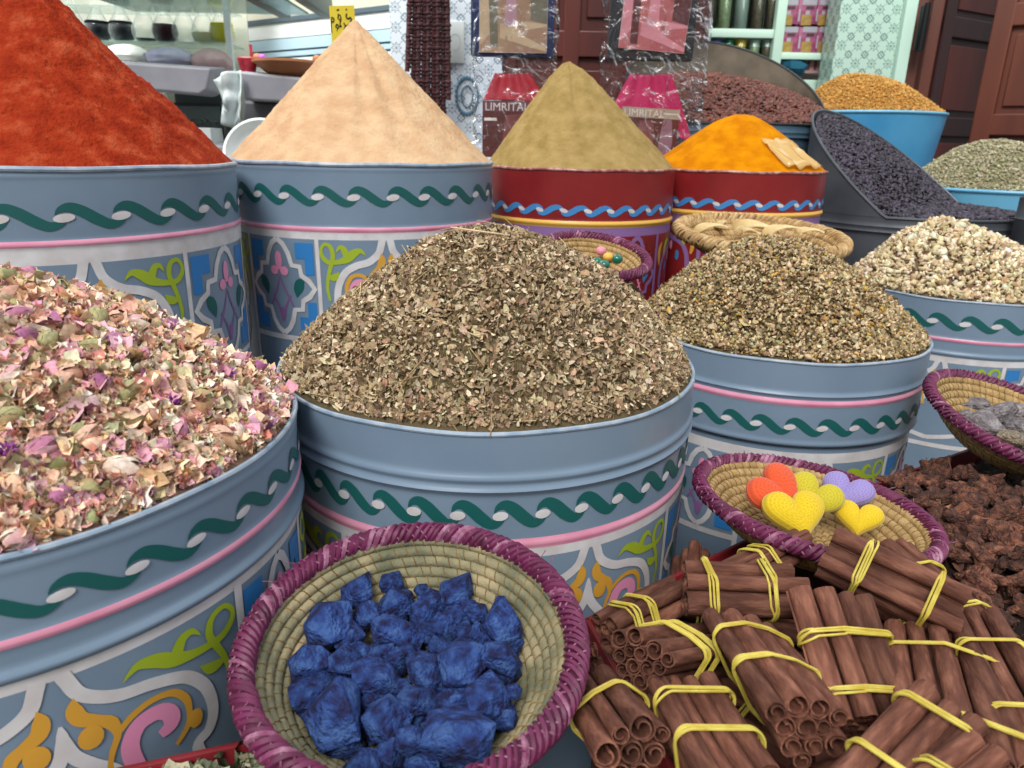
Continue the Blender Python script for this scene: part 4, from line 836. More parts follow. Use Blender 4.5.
# ------------------------------------------------------------------ the setting
FLOORM = mat('stone_floor', '5a544c', .8, c2='6b645a', ns=3, bump=.3, bs=8)
def struct(name, mb, m_): o = mb.build(name, m_, angle=20); o['kind'] = 'structure'; return o
struct('floor', MB().box(.5, 3.2, -.05, 9, 9.5, .1), FLOORM)
def tile_mat(name, bgc, ink, sc, med=False):
    m = bpy.data.materials.new(name); m.use_nodes = True; nt = m.node_tree; N = nt.nodes; L = nt.links; b = N['Principled BSDF']; b.inputs['Roughness'].default_value = .25
    tc = N.new('ShaderNodeTexCoord'); mp = N.new('ShaderNodeMapping'); mp.inputs['Scale'].default_value = (sc, sc, sc); L.new(tc.outputs['Object'], mp.inputs[0])
    s = N.new('ShaderNodeSeparateXYZ'); L.new(mp.outputs[0], s.inputs[0])
    def mth(op, a, b_=None):
        n = N.new('ShaderNodeMath'); n.operation = op
        for i, q in enumerate((a, b_)):
            if q is None: continue
            if isinstance(q, (int, float)): n.inputs[i].default_value = q
            else: L.new(q, n.inputs[i])
        return n.outputs[0]
    x = mth('SUBTRACT', mth('FRACT', mth('ADD', s.outputs[0], s.outputs[1])), .5); z = mth('SUBTRACT', mth('FRACT', s.outputs[2]), .5)
    r = mth('SQRT', mth('ADD', mth('MULTIPLY', x, x), mth('MULTIPLY', z, z))); a = mth('ARCTAN2', z, x)
    pet = mth('MULTIPLY', mth('COSINE', mth('MULTIPLY', a, 8)), .06); ring = mth('ABSOLUTE', mth('SUBTRACT', r, mth('ADD', .2, pet)))
    k1 = mth('LESS_THAN', ring, .035); k2 = mth('LESS_THAN', r, .07)
    ax, az = mth('ABSOLUTE', x), mth('ABSOLUTE', z); rc = mth('SQRT', mth('ADD', mth('POWER', mth('SUBTRACT', ax, .5), 2), mth('POWER', mth('SUBTRACT', az, .5), 2)))
    k3 = mth('LESS_THAN', mth('ABSOLUTE', mth('SUBTRACT', rc, mth('ADD', .17, mth('MULTIPLY', mth('COSINE', mth('MULTIPLY', a, 12)), .03)))), .03)
    k4 = mth('LESS_THAN', mth('ABSOLUTE', mth('SUBTRACT', ax, az)), .022); k4 = mth('MULTIPLY', k4, mth('GREATER_THAN', r, .33))
    k = mth('MINIMUM', mth('ADD', mth('ADD', k1, k2), mth('ADD', k3, k4)), 1)
    mx = N.new('ShaderNodeMix'); mx.data_type = 'RGBA'; mx.inputs[6].default_value = (*lin(bgc), 1); mx.inputs[7].default_value = (*lin(ink), 1); L.new(mth('MULTIPLY', k, .8), mx.inputs[0]); L.new(mx.outputs[2], b.inputs['Base Color']); return m
TILE1 = tile_mat('white_blue_tile', 'dce6ee', '5a7488', 11.); TILE2 = tile_mat('white_green_tile', 'b0c8bc', '41605f', 10.)
DOORW = mat('red_brown_wood', '461a15', .45, c2='5c241b', ns=5, stretch=(1, 1, .15), bump=.2, bs=30, detail=6)
DOORO = mat('orange_brown_wood', '4c2014', .5, c2='642d1b', ns=5, stretch=(1, 1, .15), bump=.2, bs=30)
CREAM = mat('shop_wall_cream', 'c9c6b2', .7, c2='bdbba8', ns=5); SHUT = mat('white_shutter', 'e6ecea', .5); SHUTB = mat('pale_blue_panel', 'b4d0de', .5); DLINE = mat('dark_groove', '50606a', .5)
WHT = mat('white_enamel', 'dfe6e4', .4); GREYP = mat('grey_plastic', '8a8a93', .5, c2='94949c', ns=8); DARK = mat('dark_interior', '15100e', .9); GLS = mat('shelf_glass', '9fc4bc', .08, trans=.6, alpha=.55)
# tiled pillar between the shop and the wooden door, a medallion on it
xl, xr = at_y(391, 60, 3.92).x, at_y(502, 60, 3.92).x
struct('wall_middle', MB().box((xl+xr)/2, 4.02, 1.75, xr-xl, .2, 3.5), TILE1)
# right pillar
xa, xb = at_y(833, 40, 4.85).x, at_y(905, 40, 4.85).x
struct('wall_right', MB().box((xa+xb)/2+.0, 4.98, 1.75, xb-xa-.06, .2, 3.5), TILE2)
struct('trim_1', MB().box(xb-.0, 4.96, 1.75, .07, .26, 3.5, bev=.005), mat('pale_green_trim', 'b9d3c6', .4))
# wooden door in the middle
x0, x1 = at_y(500, 60, 3.95).x, at_y(706, 60, 3.95).x
dd = thing('door_1', None, None, ((x0+x1)/2, 3.98, 0)); dd['kind'] = 'structure'; Wd = x1-x0
mb = MB(); mb.box(0, .02, 1.5, Wd, .04, 3, bev=.003)
for zz in (.1, 1.0, 1.72, 2.55): mb.box(0, -.008, zz, Wd, .03, .12, bev=.006)
for xx in (-.5, -.17, .17, .5): mb.box(xx*(Wd-.08), -.011, 1.5, .08, .03, 2.98, bev=.006)
mb.build('door_leaf', DOORW, dd, angle=20)
mb = MB()
for xx in (-.335, 0, .335):
    for zz, hh in ((.55, .74), (1.36, .56), (2.13, .66), (2.8, .3)): mb.box(xx*(Wd-.08), -.004, zz, Wd*.33-.16, .02, hh-.08, bev=.008)
mb.build('raised_panel', DOORW, dd, angle=20)
# doors at the right
def door(name, pa, pb, y0, y1, mats, hinge=False):
    a, b = at_y(pa, 60, y0), at_y(pb, 60, y1); a.z = b.z = 0; d = (b-a); W = d.length; t = d.normalized(); nn = Vector((t.y, -t.x, 0))
    m_ = Matrix((t, -nn, Vector((0, 0, 1)))).transposed().to_4x4(); m_.translation = (a+b)/2; r = thing(name, None, None); r.matrix_world = m_; r['kind'] = 'structure'
    mb = MB(); mb.box(0, .02, 1.55, W, .04, 3.1, bev=.003)
    for zz in (.08, .9, 1.4, 1.98, 2.6): mb.box(0, -.008, zz, W, .035, .12, bev=.008)
    for xx in (-1, 1): mb.box(xx*(W/2-.05), -.012, 1.55, .1, .035, 3.08, bev=.008)
    mb.build('door_leaf', mats, r, angle=20); mb = MB()
    for zz, hh in ((.49, .7), (1.15, .38), (1.69, .46), (2.29, .5)): mb.box(0, -.004, zz, W-.26, .02, hh-.08, bev=.01)
    mb.build('raised_panel', DOORO if mats == DOORO else DOORW, r, angle=20)
    return r
door('door_2', 906, 934, 4.9, 4.85, DOORO); door('door_3', 934, 1030, 4.95, 5.5, mat('painted_shade_door_wood', '2a110f', .5, c2='36171a', ns=5, stretch=(1, 1, .15))); dr4 = door('door_4', 986, 1120, 4.6, 4.2, DOORO)  # dark leaf: wood colour darkened to stand in for the shaded interior
mb = MB(); q = at_y(922, 28, 4.78); mb.box(q.x, q.y, q.z, .05, .03, .24, bev=.008); mb.tube([(q.x, q.y-.02, q.z-.13), (q.x, q.y-.02, q.z+.13)], .016, 8); o = mb.build('door_hinge', mat('black_iron', '17181a', .5, metal=.6)); tag(o, 'black iron hinge on the right wooden door frame', 'hinge')
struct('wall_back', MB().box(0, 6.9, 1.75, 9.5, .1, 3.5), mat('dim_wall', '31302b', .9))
# left shop wall, turning toward us at the right
a, b = at_y(150, 60, 5.45), at_y(396, 60, 4.15); a.z = b.z = 0; d = (b-a).normalized(); a = a-d*2.2; W = (b-a).length; nn = Vector((d.y, -d.x, 0))
Mw = Matrix((d, -nn, Vector((0, 0, 1)))).transposed().to_4x4(); Mw.translation = (a+b)/2
mb = MB(); mb.box(0, .05, 1.75, W, .1, 3.5, 0, M=Mw)
def wz(px, py):      # height on that wall
    r = ray(px, py); P0 = (a+b)/2; t = nn.dot(P0)/(nn.x*r.x+nn.y*r.y); return (r*t).z+CZ
z1 = wz(300, 21); z2 = wz(300, 37); z3 = wz(300, 50); z4 = wz(300, 57); z5 = wz(300, 64)
mb.box(0, -.01, (z1+z2)/2, W, .02, z1-z2, 1, M=Mw); mb.box(0, -.012, (z2+z3)/2, W, .02, z2-z3-.01, 2, M=Mw); mb.box(0, -.012, (z3+z4)/2, W, .02, z3-z4-.012, 2, M=Mw); mb.box(0, -.012, (z4+z5)/2, W, .02, z4-z5-.012, 1, M=Mw); mb.box(0, -.012, z5/2, W, .02, z5-.012, 1, M=Mw)
mb.box(0, -.015, z1+.012, W, .03, .024, 3, M=Mw)
for zz in (z3, z4, z5): mb.box(0, -.004, zz, W, .02, .02, 3, M=Mw)
struct('wall_left', mb, [CREAM, SHUT, SHUTB, DLINE])
# yellow paper sign hung in front of it (hand-drawn letters)
sy = 3.2; s0 = at_y(329, 6, sy); s1 = at_y(354, 6, sy); sc = (s1.x-s0.x)/25.
rt = thing('yellow_price_sign', 'yellow paper sign with black handwriting above the beige cone', 'sign', (s0.x, sy, s0.z)); mb = MB(); mb.box(12.5*sc, 0, -26*sc, 25*sc, .003, 52*sc); mb.build('paper', mat('yellow_paper', 'd8c020', .6, c2='e2cc30', ns=6), rt)
rt.rotation_euler = (0, math.radians(-2), 0)
ink = MB(); K = 1/13.97
def stroke(P, w_=.45): ink.tube([((x*K-14)*sc, -.003, -(y*K-6.5)*sc) for x, y in sm(P, 4)], w_*sc, 5)
stroke([(435, 190), (425, 235), (455, 255), (480, 240), (495, 270), (470, 315), (430, 345), (395, 352)], .75)       # kha
stroke([(385, 310), (400, 350), (380, 400)], .7); stroke([(310, 195), (345, 215), (345, 270), (310, 250), (318, 215)], .6)        # ra, qaf
stroke([(345, 270), (330, 320), (345, 350), (320, 350)], .6); stroke([(285, 320), (310, 345), (295, 372), (268, 352), (285, 325)], .6); stroke([(290, 372), (280, 410)], .4)
stroke([(215, 235), (250, 250), (240, 290), (215, 285), (218, 250)], .6); stroke([(213, 290), (205, 340), (205, 430)], .5)
for x, y in ((435, 140), (325, 140), (312, 145)): ink.sphere(((x*K-14)*sc, -.003, -(y*K-6.5)*sc), .9*sc, .4*sc, .7*sc, seg=8, rings=5)
for x in (245, 262, 279, 300, 320): stroke([(x, 550), (x+2, 590), (x, 635)], .35)
stroke([(240, 548), (335, 546)], .3); stroke([(240, 636), (320, 634)], .3)
ink.build('handwriting', mat('black_ink', '1d1a10', .7), rt)
# socket and garland on the tiled pillar
p = at_y(455, 42, 3.9); rt = thing('wall_socket', 'white socket plate on the patterned tiles', 'socket', (p.x, 3.915, p.z)); MB().box(0, 0, 0, .088, .02, .19, bev=.006).build('plate', WHT, rt)
mb = MB(); V = [(.026*math.cos(2*PI*k/20), -.011, .036*math.sin(2*PI*k/20)) for k in range(20)]+[(.02*math.cos(2*PI*k/20), -.005, .028*math.sin(2*PI*k/20)) for k in range(20)]; mb.add(V, [[k, (k+1) % 20, 20+(k+1) % 20, 20+k] for k in range(20)]+[list(range(20, 40))]); mb.build('recess', mat('socket_grey', '9a9c94', .5), rt)
DFIG = mat('dark_red_garland', '35161a', .7, c2='4e2428', ns=40, bump=.6, bs=90, rand=.15)
pt = at_y(430, 0, 3.66)
rt = thing('dried_garland', 'thick hank of dark red strings of dried fruit hanging by the tiles', 'garland', (pt.x, 3.66, pt.z)); 
for i in range(9):
    mb = MB(); x0_ = (i-4)*.0195; ln = .58 if 1 < i < 8 else (.42 if i else .3); top_ = .25
    for k in range(int((ln+top_)/.016)):
        zz = top_-k*.016; mb.sphere((x0_*(1+.25*(k/50))+.003*math.sin(k*1.7+i)-.02*k/50, (i % 2)*.016+.003*math.cos(k*2.1), zz), .0145*random.uniform(.85, 1.15), .014, .0105, seg=8, rings=5)
    mb.tube([(x0_, (i % 2)*.016, top_), (x0_*1.25-.02*(ln+top_)/.8, (i % 2)*.016, -ln)], .0115, 6); mb.build('fruit_string', DFIG, rt)
# medallion in the tiles (flat relief)
p = at_y(467, 96, 3.915); mb = MB()
for k in range(24):
    an = 2*PI*k/24; mb.sphere((p.x+.055*math.cos(an), 3.916, p.z+.085*math.sin(an)), .0075, .003, .013, seg=6, rings=5)
mb.tube([(p.x+.028*math.cos(2*PI*k/24), 3.916, p.z+.05*math.sin(2*PI*k/24)) for k in range(24)], .004, 5, closed=True); o = mb.build('tile_medallion', mat('medallion_blue', '5c7c92', .3)); tag(o, 'oval blue medallion ornament on the tiled pillar', 'ornament')
# ------------------------------------------------------------------ plastic packs hanging in front of the door
CARD1 = mat('card_brown', '8a6658', .35, c2='a88a6e', ns=3); CFIG = mat('card_figure', 'b08a96', .4); CBEI = mat('card_beige', 'c0a888', .4); CGRY = mat('card_olive', '6e6a58', .4); CRED = mat('card_red', 'a8565c', .35, c2='b86a6a', ns=6); CPNK = mat('card_rose', 'd08a94', .4); CDRK = mat('card_dark', '5a2c2c', .4); CTXT = mat('card_text', 'd8d0cc', .5)
def pack_(label, y, quad_top, card, cardm, cloth, clothm, backm, lowcard, rotz, right):
    """pixel boxes are turned into real sizes at distance y"""
    x0, y0, x1, y1 = quad_top; A = at_y(x0, y0, y); B = at_y(x1, y1, y); rt = thing('hanging_plastic_pack', label, 'plastic pack', ((A.x+B.x)/2, y, A.z)); rt.rotation_euler = (0, 0, 0)
    cx = (A.x+B.x)/2; Z0 = A.z; s = y/728*1.0
    def loc(px, py): q = at_y(px, py, y); return q.x-cx, q.z-Z0
    # dark backing pad with round corners
    bx0, bz0 = loc(backm[1][0], backm[1][1]); bx1, bz1 = loc(backm[1][2], backm[1][3])
    MB().box((bx0+bx1)/2, .0, (bz0+bz1)/2+.06, bx1-bx0, .035, abs(bz0-bz1)+.12, bev=.016).build('bath_mitt', backm[0], rt)
    # printed card
    cx0, cz0 = loc(card[0], card[1]); cx1, cz1 = loc(card[2], card[3]); w_, h_ = cx1-cx0, cz0-cz1; mb = MB(); M0 = Matrix.Translation(((cx0+cx1)/2, -.022, (cz0+cz1)/2)) @ Matrix.Rotation(rotz, 4, 'Y')
    mb.box(0, 0, .04, w_, .003, h_+.08, 0, M=M0)
    def poly(P, mi, e=.0022): mb.add([(x*w_/2, -e, z*h_/2) for x, z in P], [list(range(len(P)))], mi, M=M0)
    poly([(-1, 1.5), (-.75, 1.5), (-.72, .3), (-.7, -.3), (-.95, -.7), (-1, -.7)][::1], 2); poly([(-.72, 1.5), (-.5, 1.5), (-.45, -.8), (-.68, -.8)], 3); poly([(-.2, 1.5), (.05, 1.5), (.12, .0), (-.25, .0)], 1, .0026); poly([(-.4, .1), (.1, .1), (.3, -.35), (1, -.8), (1, -.95), (.55, -.8), (-.4, -.45)], 2, .0024); poly([(.2, .2), (1, .1), (1, .0), (.35, -.15)], 2); poly([(.5, 1.5), (1, 1.5), (1, .1), (.5, .25)], 3)
    mb.tube([M0 @ Vector((x*w_/2, -.0005, z*h_/2)) for x, z in ((-1, 1.6), (-1, -1), (1, -1), (1, 1.6))], .0012, 4, 4); mb.build('printed_card', [cardm, CFIG if cardm is CARD1 else CPNK, CBEI if cardm is CARD1 else CPNK, CGRY if cardm is CARD1 else CDRK, CTXT], rt)
    # gathered cloth
    n = 26; V = []
    P0 = [loc(*q) for q in cloth]; (ax, az), (bx, bz), (cx_, cz_), (dx, dz) = P0    # top-left, top-right, bottom-right, bottom-left
    for i in range(n):
        u = i/(n-1)
        for j in range(14):
            v = j/13; x = (ax+(bx-ax)*u)*(1-v)+(dx+(cx_-dx)*u)*v; z = (az+(bz-az)*u)*(1-v)+(dz+(cz_-dz)*u)*v; V.append((x, -.028*math.sin(PI*u)*(.4+.6*v)-.007*math.sin(u*19)*(1-.4*v)-.004, z+.008*math.sin(u*PI)*(v-.5)))
    Fc = [[i*14+j, (i+1)*14+j, (i+1)*14+j+1, i*14+j+1] for i in range(n-1) for j in range(13)]; m_ = len(V)
    o = MB().add(V+[(x, .012, z) for x, _, z in V], Fc+[[q+m_ for q in f][::-1] for f in Fc]).build('folded_cloth', clothm, rt, angle=60)
    lx0, lz0 = loc(lowcard[0], lowcard[1]); lx1, lz1 = loc(lowcard[2], lowcard[3]); w_, h_ = lx1-lx0, lz0-lz1; mb = MB(); M0 = Matrix.Translation(((lx0+lx1)/2, -.036, (lz0+lz1)/2)) @ Matrix.Rotation(rotz*.6, 4, 'Y')
    mb.box(0, 0, 0, w_, .003, h_, 0, M=M0)
    def poly(P, mi, e=.0022): mb.add([(x*w_/2, -e, z*h_/2) for x, z in P], [list(range(len(P)))], mi, M=M0)
    poly([(-1, 1), (1, 1), (1, .62), (-1, .62)], 3, .0019)
    tx = bpy.data.curves.new('printed_text', 'FONT'); tx.body = 'LIMRITAL'; tx.size = h_*.2; tx.extrude = .0003; tx.materials.append(CTXT); t0 = bpy.data.objects.new('tmp', tx); me_ = bpy.data.meshes.new_from_object(t0); me_.name = 'printed_text'; bpy.data.objects.remove(t0); to = bpy.data.objects.new('printed_text', me_); COL.objects.link(to); to.parent = rt
    to.matrix_local = M0 @ Matrix.Translation((-w_*.47, -.0032, h_*.33)) @ Matrix.Rotation(PI/2, 4, 'X')
    poly([(.45, .84), (.95, .84), (.95, .79), (.45, .79)], 2, .0028)
    poly([(-.35, .5), (.1, .55), (.2, -.1), (.1, -.9), (-.5, -.9), (-.4, 0)], 1, .0024); poly([(.45, .6), (.75, .6), (.85, -.2), (.8, -.9), (.35, -.9), (.4, 0)], 4, .0026); poly([(-.95, .4), (-.6, .4), (-.6, .3), (-.95, .3)], 2, .0024)
    mb.build('lower_card', [CDRK, mat('card_shade', '7a4444', .4), CTXT, lowcard[4], mat('card_mauve', '8a6878', .4)], rt)
    # the clear bag: crumpled front and back film
    fx0, fz0 = loc(x0, -40); fx1, fz1 = loc(x1, y1); V = []; nu, nv = 26, 60
    for sd in (-1, 1):
        for i in range(nu):
            for j in range(nv):
                u, v = i/(nu-1), j/(nv-1); x = fx0+(fx1-fx0)*u; z = fz0+(fz1-fz0)*v; pin = math.sin(PI*u)**.5
                V.append((x+.004*math.sin(v*23), sd*(.024+.022*pin)+sd*.012*noise.noise(Vector((x*22, z*22, sd*5.)))*pin+.004*noise.noise(Vector((x*60, z*30, sd))), z))
    Fc = [[k*nu*nv+i*nv+j, k*nu*nv+(i+1)*nv+j, k*nu*nv+(i+1)*nv+j+1, k*nu*nv+i*nv+j+1] for k in (0, 1) for i in range(nu-1) for j in range(nv-1)]
    MB().add(V, Fc).build('clear_bag', FILM, rt, angle=180)
NAVY = mat('navy_mitt', '1c2f5c', .8, bump=.5, bs=200); BLK = mat('black_mitt', '2a2c30', .8, bump=.5, bs=200)
pack_('clear pack with navy mitt and red cloth hanging left of the olive cone', 2.83, (473, 0, 554, 152), (480, 0, 546, 54), CARD1, [(495, 73), (530, 73), (548, 103), (483, 100)], mat('crimson_cloth', 'a8182e', .6), (NAVY, (471, -30, 553, 58)), (483, 101, 552, 158, mat('lower_strip', '6a4048', .4)), 0, False)
pack_('clear pack with black mitt and magenta cloth hanging behind the turmeric', 2.84, (606, 0, 698, 152), (622, 0, 684, 52), CRED, [(630, 74), (672, 74), (692, 142), (608, 116)], mat('magenta_cloth', 'b81458', .6), (BLK, (612, -30, 692, 62)), (620, 108, 673, 160, mat('lower_strip_beige', 'a89880', .4)), math.radians(4), True)
# ------------------------------------------------------------------ right shop shelves
SHW = mat('pale_green_shelf', 'c2dccd', .4); y = 5.1
def shelf(name, lb, pa, pb, y, th, dep):
    A, B = at_y(*pa, y), at_y(*pb, y); o = MB().box((A.x+B.x)/2, y+dep/2, (A.z+B.z)/2, B.x-A.x, dep, th, bev=.003).build(name, SHW); return tag(o, lb, 'shelf')
shelf('shelf_board', 'pale green shelf under the tall jars', (690, 33), (778, 33), y, .05, .35); shelf('shelf_board', 'pale green shelf under the pink boxes', (778, 56), (832, 56), y, .04, .35); shelf('shelf_board', 'low pale green shelf board behind the brown beans', (690, 62), (780, 62), y+.01, .03, .33)
A = at_y(779, 30, y); cz0 = at_y(760, 78, y).z+.004; o = MB().box(A.x, y+.15, (cz0+2.6)/2, .06, .34, 2.6-cz0, bev=.004).build('shelf_post', SHW); tag(o, 'pale green upright between the jars and the pink boxes', 'shelf post')
JG = film('jar_glass', False, (.86, .93, .9, 1)); 
def jar(px, py_b, py_t, wpx, fill, lid, yy, lb, lf=.88):
    A, B = at_y(px, py_b, yy), at_y(px, py_t, yy); h = B.z-A.z; r = wpx/2/728*yy; rt = thing('glass_jar', lb, 'jar', (A.x, yy+r, A.z), group='jars on the right shelves')
    MB().lathe([(0, .002), (r*.9, .002), (r*.9, h*.8), (0, h*.8)], 24).build('jar_filling', fill, rt); MB().lathe([(0, 0), (r, 0), (r, h*.84), (r*.85, h*.9), (r*.85, h*.93)], 24).build('jar_wall', JG, rt); MB().lathe([(0, h), (r*.9, h), (r*.94, h*.97), (r*.94, h*lf), (r*.8, h*lf)], 24).build('lid', lid, rt)
F1 = mat('jar_fill_brown', '4f4434', .9, c2='6a5a44', ns=60); F2 = mat('jar_fill_green', '7c8a66', .9, c2='95a07c', ns=60); F3 = mat('jar_fill_grey', '8a9690', .9); LIDW = mat('silver_lid', 'b4c0bc', .3, metal=.6)
for i, (px, wp, fl, lb) in enumerate([(708, 13, F1, 'tall jar of brown contents, leftmost on the upper shelf'), (724, 14, F2, 'tall jar of green contents on the upper shelf'), (741, 15, F3, 'tall jar of grey contents on the upper shelf'), (757, 13, F1, 'tall jar of brown contents near the upright'), (770, 10, F1, 'slim jar touching the upright on the upper shelf')]): jar(px, 29, -12, wp, fl, LIDW, 5.13, lb)
for i, (px, c, nm) in enumerate([(704, '2f9c8c', 'teal'), (716, '5a68b4', 'violet'), (728, '1f7a52', 'green'), (740, 'dcb84a', 'yellow'), (754, 'a8b8ae', 'silver'), (767, '9aaca2', 'grey')]): jar(px, 61, 39, 12, [F1, F3, F1, F2, F2, F1][i], mat(nm+'_lid', c, .4), 5.13, 'short jar with %s lid on the lower shelf' % nm, .66)
BXP = [mat('box_magenta', '8a3058', .5, c2='9c5878', ns=30), mat('box_pale', 'a09ca6', .4), mat('box_yellow', 'a8893e', .5, c2='8a6a3a', ns=40), mat('box_dark', '3a2c30', .5)]
for rI, pyb in enumerate((27, 54)):
    for cI, px in enumerate((789, 808, 824)):
        A = at_y(px, pyb, 5.12); wd = 18/728*5.12*(1 if cI < 2 else .8); h = 26/728*5.12; rt = thing('printed_box', ['upper', 'lower'][rI]+' row pink box, '+['beside the upright', 'second from the upright', 'beside the tiled pillar'][cI], 'box', (A.x, 5.16, A.z), group='pink printed boxes')
        mb = MB(); mb.box(0, .05, h/2, wd*.96, .1, h*.98, 0, bev=.002)
        def pl(x0, z0, x1, z1, mi): mb.box((x0+x1)/2*wd, -.001, (z0+z1)/2*h, (x1-x0)*wd, .002, (z1-z0)*h, mi)
        pl(-.3, .72, .42, .9, 1); pl(-.1, .6, .3, .68, 3); pl(-.28, .08, .22, .42, 2); pl(-.1, .42, .1, .54, 1); pl(-.45, .2, -.36, .6, 1); mb.build('carton', BXP, rt)
o = MB().sphere((0, 0, 0), .12, .09, .07, seg=14, rings=10, jit=.18).build('blue_plastic_bag', mat('blue_bag', '2a6480', .3), angle=25); o.location = at_y(790, 66, 5.2); tag(o, 'crumpled blue plastic bag under the pink boxes', 'plastic bag')
A = at_y(812, 74, 5.2); mb = MB(); mb.box(0, 0, .05, .17, .1, .1, 0, bev=.003); [mb.box(-.05+q*.045, -.052, .05, .02, .003, .06, 1) for q in range(3)]; o = mb.build('striped_box', [mat('box_rose', 'b89090', .5), mat('box_red', '7a2a34', .5)]); o.location = A; tag(o, 'small rose box with red marks under the pink boxes', 'box')
mb = MB().box(at_y(760, 80, y).x, y+.2, at_y(760, 78, y).z/2, 1.2, .3, at_y(760, 78, y).z, bev=.01); tag(mb.build('shelf_cabinet', SHW, angle=20), 'pale green cabinet base under the right shelves', 'cabinet')
# ------------------------------------------------------------------ left shop: shelf unit, flasks, bags, bins
y = 4.1
def P_(px, py, yy=y): return at_y(px, py, yy)
rt = thing('display_shelf', 'white framed display shelf with flasks in the left shop', 'shelf', (0, y, 0))
mb = MB(); xL, xR = P_(20, 60).x, P_(231, 60).x
for xx in (xL, xR, P_(165, 110).x): mb.box(xx, 0, 1.15, .03, .03, 2.3 if xx != P_(165, 110).x else 2*P_(165, 93).z-2.3+.0, bev=.003)
for zz in (P_(180, 140).z, P_(200, 76).z): mb.box((xL+xR)/2, .1, zz, xR-xL, .25, .03, bev=.003)
mb.box(P_(228, 110).x-.0, 0, P_(228, 110).z, .03, .03, .35, bev=.003); mb.build('frame', WHT, rt)
mb = MB(); zS = P_(150, 42).z
for zz in (zS, P_(190, 12).z+.02): mb.box((xL+xR)/2, .12, zz, xR-xL-.02, .26, .008)
mb.build('glass_shelf', GLS, rt); mb = MB(); mb.box((xL+xR)/2, .3, 1.5, xR-xL, .01, 1.6); mb.build('back_panel', mat('shelf_back', 'a6a89a', .5, c2='bcbcae', ns=5), rt)
def thin_glass(name):
    m = bpy.data.materials.new(name); m.use_nodes = True; nt = m.node_tree; N = nt.nodes; L = nt.links; N.remove(N['Principled BSDF'])
    tr = N.new('ShaderNodeBsdfTransparent'); df = N.new('ShaderNodeBsdfDiffuse'); df.inputs[0].default_value = (.8, .85, .84, 1); gl = N.new('ShaderNodeBsdfGlossy'); gl.inputs['Roughness'].default_value = .08
    lw = N.new('ShaderNodeLayerWeight'); lw.inputs[0].default_value = .25; a = N.new('ShaderNodeMixShader'); a.inputs[0].default_value = .3; b = N.new('ShaderNodeMixShader')  # white diffuse mixed in towards grazing edges, imitating bright glass reflections
    L.new(df.outputs[0], a.inputs[1]); L.new(gl.outputs[0], a.inputs[2]); L.new(lw.outputs['Facing'], b.inputs[0]); L.new(tr.outputs[0], b.inputs[1]); L.new(a.outputs[0], b.inputs[2]); L.new(b.outputs[0], N['Material Output'].inputs['Surface']); return m
FG = thin_glass('flask_glass')
def flask(px, liq, lvl, lb, full=False):
    q = P_(px, 43, y+.08); r = .066; rt = thing('glass_flask', lb, 'flask', (q.x, y+.1, zS+.006), group='flasks on the glass shelf')
    pr = [(0, 0), (r*.55, .001), (r*.85, r*.28), (r, r*.75), (r*.95, r*1.15), (r*.74, r*1.6), (r*.5, r*2.1), (r*.32, r*2.6), (r*.21, r*3.1), (r*.2, r*3.6), (r*.26, r*3.7)]
    MB().lathe(pr, 28).build('flask_wall', FG, rt)
    if liq:
        p2 = [(0, .003)]+[(a*.94, b+.002) for a, b in pr[1:] if b < lvl*r]; p2 += [(p2[-1][0]*.98, lvl*r), (0, lvl*r)]; MB().lathe(p2, 28).build('liquid', liq, rt)
    MB().lathe([(0, r*3.75), (r*.2, r*3.75), (r*.2, r*3.5), (0, r*3.5)], 14).build('stopper', STOP.get(px, WHT), rt)
INKB = mat('blue_black_liquid', '060c16', .5, spec=.15); INKR = mat('dark_red_liquid', '34081a', .5, spec=.15); INKY = mat('yellow_liquid', 'c8c020', .2)
STOP = {145: mat('violet_stopper', '9a6ab0', .4), 185: mat('yellow_stopper', 'c8b820', .4)}
flask(74, INKB, .5, 'partly hidden flask beside the red cone'); flask(98, INKB, 1.5, 'flask of blue-black liquid, nearer the red cone'); flask(122, INKB, 1.5, 'flask of blue-black liquid, farther from the red cone'); flask(145, INKB, .3, 'nearly empty flask with dark dregs and violet stopper'); flask(165, INKR, 1.35, 'flask of dark red liquid'); flask(185, None, 0, 'empty flask with a yellow stopper'); flask(204, mat('pale_liquid', 'd4d8a8', .3), .8, 'flask of pale yellow liquid'); flask(222, INKY, 1.5, 'flask of bright yellow liquid at the shelf end')
def bag(px, py, wpx, hpx, m_, lb, nm='plastic_bag_of_goods', yy=y-.02):
    q = P_(px, py, yy); o = MB().sphere((0, 0, 0), wpx/2/728*yy, .07, hpx/2/728*yy, seg=20, rings=14, jit=.06).build(nm, m_, angle=30); o.location = q; tag(o, lb, 'bag of goods')
bag(127, 56, 44, 20, mat('white_goods', 'ccd0c8', .3, c2='e2e4de', ns=12), 'clear bag of white goods on the left shelf'); bag(170, 59, 44, 20, mat('lilac_goods', 'a8a8c4', .3, c2='c4c4d8', ns=12), 'clear bag of lilac goods on the left shelf'); bag(212, 63, 38, 24, mat('pink_goods', 'c09a9c', .3, c2='d8b8b8', ns=12), 'clear bag of pink goods on the left shelf')
def bin_(pts, yy, dep, m_, lb, name='grey_plastic_bin'):
    V = [at_y(px, py, yy) for px, py in pts]; n = len(V); VV = [tuple(v) for v in V]+[(v.x, v.y+dep, v.z+(.02 if i < 2 else 0)) for i, v in enumerate(V)]
    bm = MB().add(VV, [list(range(n))[::-1], [n+i for i in range(n)]]+[[i, (i+1) % n, n+(i+1) % n, n+i] for i in range(n)]); o = bm.build(name, m_, angle=20)
    bv = o.modifiers.new('bevel', 'BEVEL'); bv.width = .012; bv.segments = 3; tag(o, lb, 'bin')
